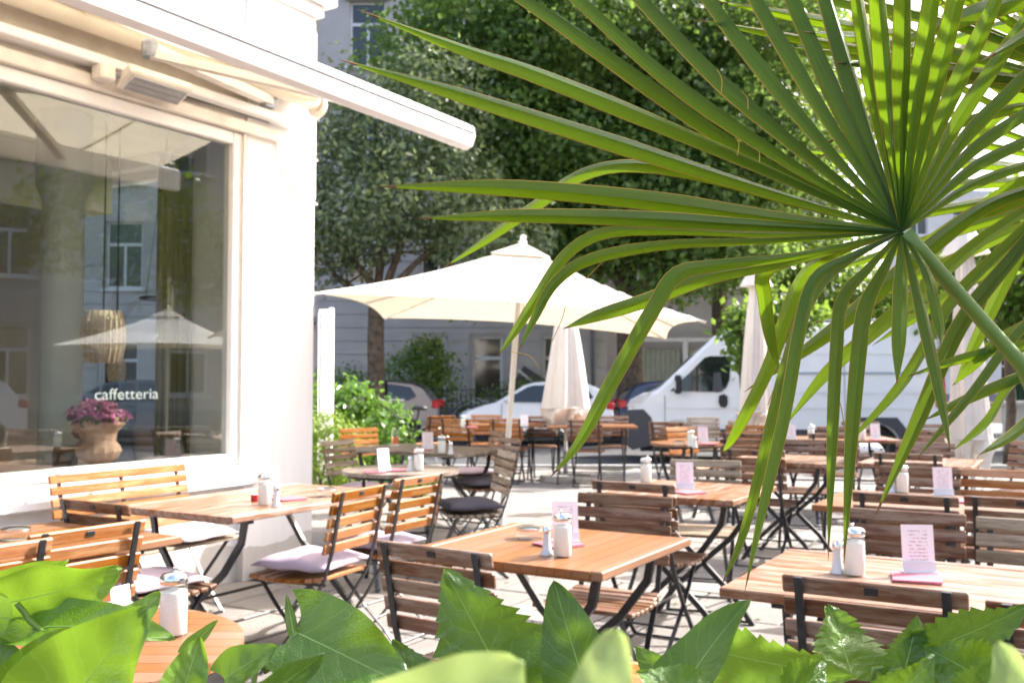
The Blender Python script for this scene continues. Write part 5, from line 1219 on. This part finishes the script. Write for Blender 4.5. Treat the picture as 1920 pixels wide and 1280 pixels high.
for (p, w_, fo_, ro) in [
    ([(0.692, 1.180, 1.388), (0.629, 1.160, 1.350), (0.581, 1.140, 1.318), (0.531, 1.120, 1.295)], 0.0150, 0.55, 0),
    ([(0.693, 1.180, 1.426), (0.610, 1.170, 1.386), (0.541, 1.160, 1.359), (0.482, 1.150, 1.333)], 0.0152, 0.50, 20),
    ([(0.694, 1.180, 1.452), (0.620, 1.187, 1.423), (0.558, 1.193, 1.409), (0.482, 1.200, 1.384)], 0.0142, 0.50, -10),
    ([(0.695, 1.180, 1.503), (0.603, 1.153, 1.444), (0.526, 1.127, 1.363), (0.451, 1.100, 1.291)], 0.0118, 0.40, 20),
    ([(0.694, 1.180, 1.445), (0.599, 1.173, 1.378), (0.563, 1.167, 1.331), (0.518, 1.160, 1.296)], 0.0140, 0.50, -20),
    ([(0.694, 1.180, 1.478), (0.607, 1.187, 1.439), (0.564, 1.193, 1.401), (0.538, 1.200, 1.373)], 0.0142, 0.50, 10),
]: leaflet(L_(p), w_, f4, fo_, R(ro), .6)
f5 = frond([(1.02, .98, 1.32), (1.016, 1.500, 1.619), (1.080, 1.700, 1.735)], .010)
hb = Vector((1.080, 1.700, 1.735))
for k in range(16):
    a = R(100 + k * 7.5); d = Vector((math.cos(a), rnd.uniform(-.05, .05), math.sin(a)))
    leaflet(L_([hb, hb + d * .2, hb + d * .42, hb + d * rnd.uniform(.55, .62)]), .021, f5, .5, R(rnd.uniform(-15, 15)), .2)

f6 = frond([(1.02, .98, 1.34), (1.02, 1.1, 1.6), (.98, 1.22, 1.88)], .010)  # extra frond above the frame, added to throw striped shade on the main leaf
h6 = Vector((.98, 1.22, 1.88))
for k in range(22):
    a = R(40 + k * 13); d = Vector((math.cos(a), math.sin(a) * .9, rnd.uniform(-.12, .25) + .25 * math.cos(a)))
    leaflet(L_([h6, h6 + d * .2, h6 + d * .4, h6 + d * rnd.uniform(.5, .62) - Vector((0, 0, .05))]), .03, f6, .4, R(rnd.uniform(-30, 30)), .2)

f7 = frond([(1.02, .98, 1.34), (.98, 1.05, 1.7), (.82, 1.13, 1.98)], .009)  # extra unseen frond, set square to the sun to shade the upper right leaflets
h7 = Vector((.82, 1.13, 1.98)); qa = Vector((-.5, 1.05, 0)).normalized(); qb = SUN.cross(qa).normalized()
for k in range(26):
    a = R(k * 13.2); d = qa * math.cos(a) + qb * math.sin(a)
    leaflet(L_([h7, h7 + d * .12, h7 + d * .26, h7 + d * rnd.uniform(.34, .42) - Vector((0, 0, .03))]), .036, f7, .35, R(rnd.uniform(-25, 25)) , .25)
for (p0, p1) in (((0.224, 1.06, 1.719), (0.226, 1.05, 1.687)), ((0.25, 1.06, 1.695), (0.255, 1.05, 1.672)), ((0.243, 1.06, 1.644), (0.243, 1.05, 1.621)), ((0.263, 1.06, 1.632), (0.267, 1.05, 1.614)), ((0.11, 1.06, 1.52), (0.058, 1.05, 1.467)), ((0.059, 1.06, 1.468), (0.043, 1.05, 1.421)), ((0.029, 1.06, 1.393), (0.0, 1.05, 1.41)), ((0.345, 1.06, 1.387), (0.358, 1.05, 1.296)), ((0.288, 1.06, 1.393), (0.273, 1.05, 1.353))
    ): MB().tube(smooth_path(L_([p0, [(a_ + b_) / 2 + .004 for a_, b_ in zip(p0, p1)], p1]), 8), .0006, 4).build('thread', M['palm_edge'], f1)
# ---------------------------------------------------------------- planter and climbers right in front of the camera
pl = empty('planter_box', (.1, .62, 0), 0, 'long wooden planter below the frame holding the climbers', 'planter')
for s, y in ((-1, -.27), (1, .27)):
    for k in range(6): MB().rng(-1.3, 1.3, y - .012, y + .012, .05 + k * .155, .2 + k * .155, .004).build('board', M['grey'], pl)
for x in (-1.3, 1.3): MB().rng(x - .012, x + .012, -.255, .255, .05, .97).build('end_board', M['grey'], pl)
MB().rng(-1.28, 1.28, -.255, .255, .80, .92).build('earth', M['soil'], pl)
def big_leaf(bp, tp, w, roll, mat, parent, serr=0, heart=.25, droop=.12, cup=.22, vein=True, lop=0., blunt=False):
    b0 = Vector(bp); t0 = Vector(tp); d = t0 - b0; L = d.length; d.normalize()
    view = Vector((0, -1, .35)).normalized(); side = d.cross(view).normalized(); nrm = side.cross(d).normalized()
    q = Matrix.Rotation(R(roll), 3, d); side = q @ side; nrm = q @ nrm
    nt, ns = (60 if serr else 28), 10; vs = []; fs = []
    ph = rnd.uniform(0, 6)
    for i in range(nt + 1):
        t = i / nt
        e = max(0., math.sin(math.pi * min(1, (t * .93 + .07)) ** (.62 + heart * .1))) ** (.8 if serr else .34 if blunt else .6) * (1 - (.38 if serr else .30) * t) * (1.28 if serr else 1.16)
        if t > .995: e = 0
        if serr: e *= 1 + serr * (.5 - (t * 11.0 + ph) % 1.0)
        for j in range(ns + 1):
            s = -1 + 2 * j / ns
            along = t - heart * .5 * (1 - t) ** 3 * s * s + (serr * .15 * abs(s) ** 3 if serr else 0)
            p = b0 + d * L * along + side * (w / 2) * e * s * (1 + lop * s) + nrm * (-droop * L * along * along + 1.4 * cup * w * .5 * s * s * e + .06 * w * math.sin(5 * t * 2 + 3 * s + ph) * abs(s) + .018 * w * math.cos(22 * t - 6 * abs(s)) * (1 - abs(s)) * abs(s) * 3)
            vs.append(p)
    for i in range(nt):
        for j in range(ns): a = i * (ns + 1) + j; fs.append((a, a + 1, a + ns + 2, a + ns + 1))
    o = MB().add(vs, fs).build('leaf', mat, parent, smooth=True)
    uvl = o.data.uv_layers.new(name='UVMap')
    for lp in o.data.loops: uvl.data[lp.index].uv = (lp.vertex_index % (ns + 1) / ns, lp.vertex_index // (ns + 1) / nt)
    if vein:
        v = MB(); m = ns // 2; v.tube([vs[i * (ns + 1) + m] + nrm * .0001 for i in range(0, nt + 1, 2)], [max(.0001, .0004 * (1 - i / nt)) for i in range(0, nt + 1, 2)], 5)
        v.build('midrib', M['ivy_vein'], o)
    return o
ivy = empty('ivy_plant', (-.35, .62, .9), 0, 'glossy ivy with broad leaves at the lower left', 'plant')
crp = empty('creeper_plant', (.2, .62, .9), 0, 'climber with toothed leaves along the lower right', 'plant')
yng = empty('young_shoot', (.02, .40, .9), 0, 'blurred pale young shoot leaves closest to the lens', 'plant')
def lf(pl_, bp, tp, w, roll, mat, **kw):
    o = pl_.location; return big_leaf(Vector(bp) - o, Vector(tp) - o, w, roll, mat, pl_, **kw)
def stem(pl_, pts, r=.0022): o = pl_.location; MB().tube(smooth_path([Vector(p) - o for p in pts], 10), r, 6).build('stem', M['petiole'], pl_, smooth=True)
for (pk, bp, tp, w, roll, mk, se, he, dr, cu) in [
    ('i', (-0.364, 0.72, 1.219), (-0.29, 0.73, 1.231), 0.0591, 48, 'ivy', 0, 0.3, 0.2, 0.2),
    ('i', (-0.348, 0.72, 1.2), (-0.249, 0.7, 1.215), 0.0424, -35, 'ivy', 0, 0.3, 0.25, 0.2),
    ('i', (-0.251, 0.55, 1.194), (-0.199, 0.53, 1.255), 0.0631, 8, 'ivy', 0, 0.3, 0.1, 0.25),
    ('i', (-0.299, 0.6, 1.181), (-0.269, 0.6, 1.228), 0.0489, 28, 'ivy', 0, 0.3, 0.15, 0.3),
    ('i', (-0.3, 0.76, 1.177), (-0.279, 0.78, 1.215), 0.0335, -15, 'ivy', 0, 0.2, 0.1, 0.3),
    ('i', (-0.431, 0.8, 1.213), (-0.362, 0.8, 1.225), 0.0348, 55, 'ivy', 0, 0.3, 0.2, 0.2),
    ('i', (-0.394, 0.74, 1.206), (-0.338, 0.73, 1.197), 0.0399, 30, 'ivy_dark', 0, 0.3, 0.2, 0.2),
    ('i', (-0.152, 0.7, 1.202), (-0.067, 0.67, 1.174), 0.0614, -12, 'ivy', 0, 0.35, 0.12, 0.18),
    ('i', (-0.142, 0.5, 1.212), (-0.095, 0.52, 1.231), 0.0305, 52, 'ivy_dark', 0, 0.3, 0.2, 0.2),
    ('i', (-0.191, 0.66, 1.181), (-0.159, 0.66, 1.205), 0.0287, -20, 'ivy', 0, 0.3, 0.15, 0.25),
    ('i', (-0.154, 0.7, 1.201), (-0.162, 0.71, 1.227), 0.0077, 0, 'ivy', 0, 0.1, 0.05, 0.2),
    ('i', (-0.213, 0.64, 1.175), (-0.205, 0.65, 1.212), 0.0280, 10, 'ivy', 0, 0.3, 0.15, 0.3),
    ('i', (-0.139, 0.72, 1.17), (-0.164, 0.72, 1.179), 0.0133, 0, 'ivy', 0, 0.2, 0.1, 0.2),
    ('i', (-0.231, 0.7, 1.187), (-0.209, 0.7, 1.211), 0.0114, -10, 'ivy', 0, 0.2, 0.1, 0.2),
    ('i', (-0.357, 0.7, 1.159), (-0.376, 0.7, 1.204), 0.0418, 20, 'ivy', 0, 0.3, 0.1, 0.2),
    ('c', (0.0, 0.72, 1.153), (-0.047, 0.71, 1.239), 0.0738, -8, 'ivy_dark', 0.22, 0.3, 0.12, 0.15),
    ('c', (0.0, 0.73, 1.15), (0.038, 0.74, 1.202), 0.0479, 14, 'ivy_dark', 0.18, 0.2, 0.1, 0.2),
    ('c', (0.05, 0.62, 1.175), (0.025, 0.62, 1.252), 0.0455, -14, 'ivy_dark', 0, 0.25, 0.15, 0.18),
    ('c', (-0.06, 0.7, 1.148), (-0.083, 0.7, 1.197), 0.0380, 20, 'ivy_dark', 0.12, 0.3, 0.1, 0.2),
    ('y', (-0.032, 0.27, 1.285), (0.001, 0.26, 1.303), 0.0274, 15, 'ivy_pale', 0, 0.3, 0.25, 0.25),
    ('y', (0.02, 0.26, 1.284), (0.027, 0.26, 1.314), 0.0177, -10, 'ivy_pale', 0, 0.3, 0.2, 0.3),
    ('c', (0.098, 0.6, 1.186), (0.137, 0.6, 1.251), 0.0359, -38, 'ivy_dark', 0, 0.2, 0.2, 0.3),
    ('c', (0.135, 0.68, 1.196), (0.216, 0.64, 1.183), 0.0430, 42, 'ivy_dark', 0.25, 0.2, 0.15, 0.15),
    ('c', (0.24, 0.7, 1.169), (0.233, 0.72, 1.217), 0.0579, 25, 'ivy_dark', 0.26, 0.2, 0.1, 0.15),
    ('c', (0.259, 0.66, 1.181), (0.271, 0.66, 1.221), 0.0287, 0, 'ivy', 0.3, 0.2, 0.1, 0.2),
    ('c', (0.271, 0.67, 1.195), (0.348, 0.66, 1.226), 0.0398, 30, 'ivy_dark', 0.26, 0.2, 0.1, 0.2),
    ('c', (0.306, 0.64, 1.187), (0.271, 0.65, 1.205), 0.0386, -20, 'ivy', 0.3, 0.2, 0.1, 0.2),
    ('y', (0.182, 0.36, 1.251), (0.18, 0.36, 1.284), 0.0196, 0, 'ivy_pale', 0, 0.3, 0.2, 0.3),
    ('c', (0.211, 0.58, 1.182), (0.249, 0.58, 1.217), 0.0347, 20, 'ivy', 0.15, 0.3, 0.1, 0.2),
    ('c', (0.108, 0.72, 1.165), (0.09, 0.72, 1.187), 0.0196, 0, 'ivy_dark', 0.1, 0.2, 0.1, 0.2),
    ('c', (0.159, 0.58, 1.191), (0.193, 0.6, 1.208), 0.0385, 25, 'ivy', 0.2, 0.3, 0.1, 0.2),
    ('c', (0.105, 0.56, 1.195), (0.072, 0.56, 1.217), 0.0335, 30, 'ivy_dark', 0.15, 0.3, 0.1, 0.2),
    ('c', (0.273, 0.6, 1.181), (0.303, 0.6, 1.213), 0.0391, 20, 'ivy_dark', 0.26, 0.3, 0.1, 0.2),
]: lf({'i': ivy, 'c': crp, 'y': yng}[pk], bp, tp, w, roll, M[mk], serr=se, heart=he, droop=dr, cup=cu, vein=pk != 'y', blunt=pk == 'y')
stem(ivy, [(-.2, .66, .92), (-0.179, 0.680, 1.162), (-0.171, 0.700, 1.176), (-0.152, 0.700, 1.202)])
stem(ivy, [(-.5, .66, .92), (-0.315, 0.700, 1.156), (-0.349, 0.720, 1.203), (-0.360, 0.720, 1.218)])
stem(crp, [(.3, .66, .92), (0.117, 0.660, 1.165), (0.137, 0.680, 1.197)]); stem(crp, [(0, .66, .92), (-0.008, 0.700, 1.148), (-0.002, 0.700, 1.171)])
stem(crp, [(.4, .66, .92), (0.248, 0.660, 1.162), (0.259, 0.660, 1.189)])
# fillers under the named leaves
for k in range(46):
    left = k < 20; pl_ = ivy if left else crp
    x = rnd.uniform(-.52, -.05) if left else rnd.uniform(-.12, .50); y = rnd.uniform(.50, .82); z = rnd.uniform(1.02, 1.06) + (.70 - y) * .30
    a = rnd.uniform(.3, 2.84); L = rnd.uniform(.05, .08); d = Vector((math.cos(a), rnd.uniform(-.5, .5), math.sin(a) * .7)).normalized() * L
    lf(pl_, (x, y, z), Vector((x, y, z)) + d, L * .8, rnd.uniform(-50, 60), M['ivy' if left else 'ivy_dark'], serr=0 if left else .16, vein=False)
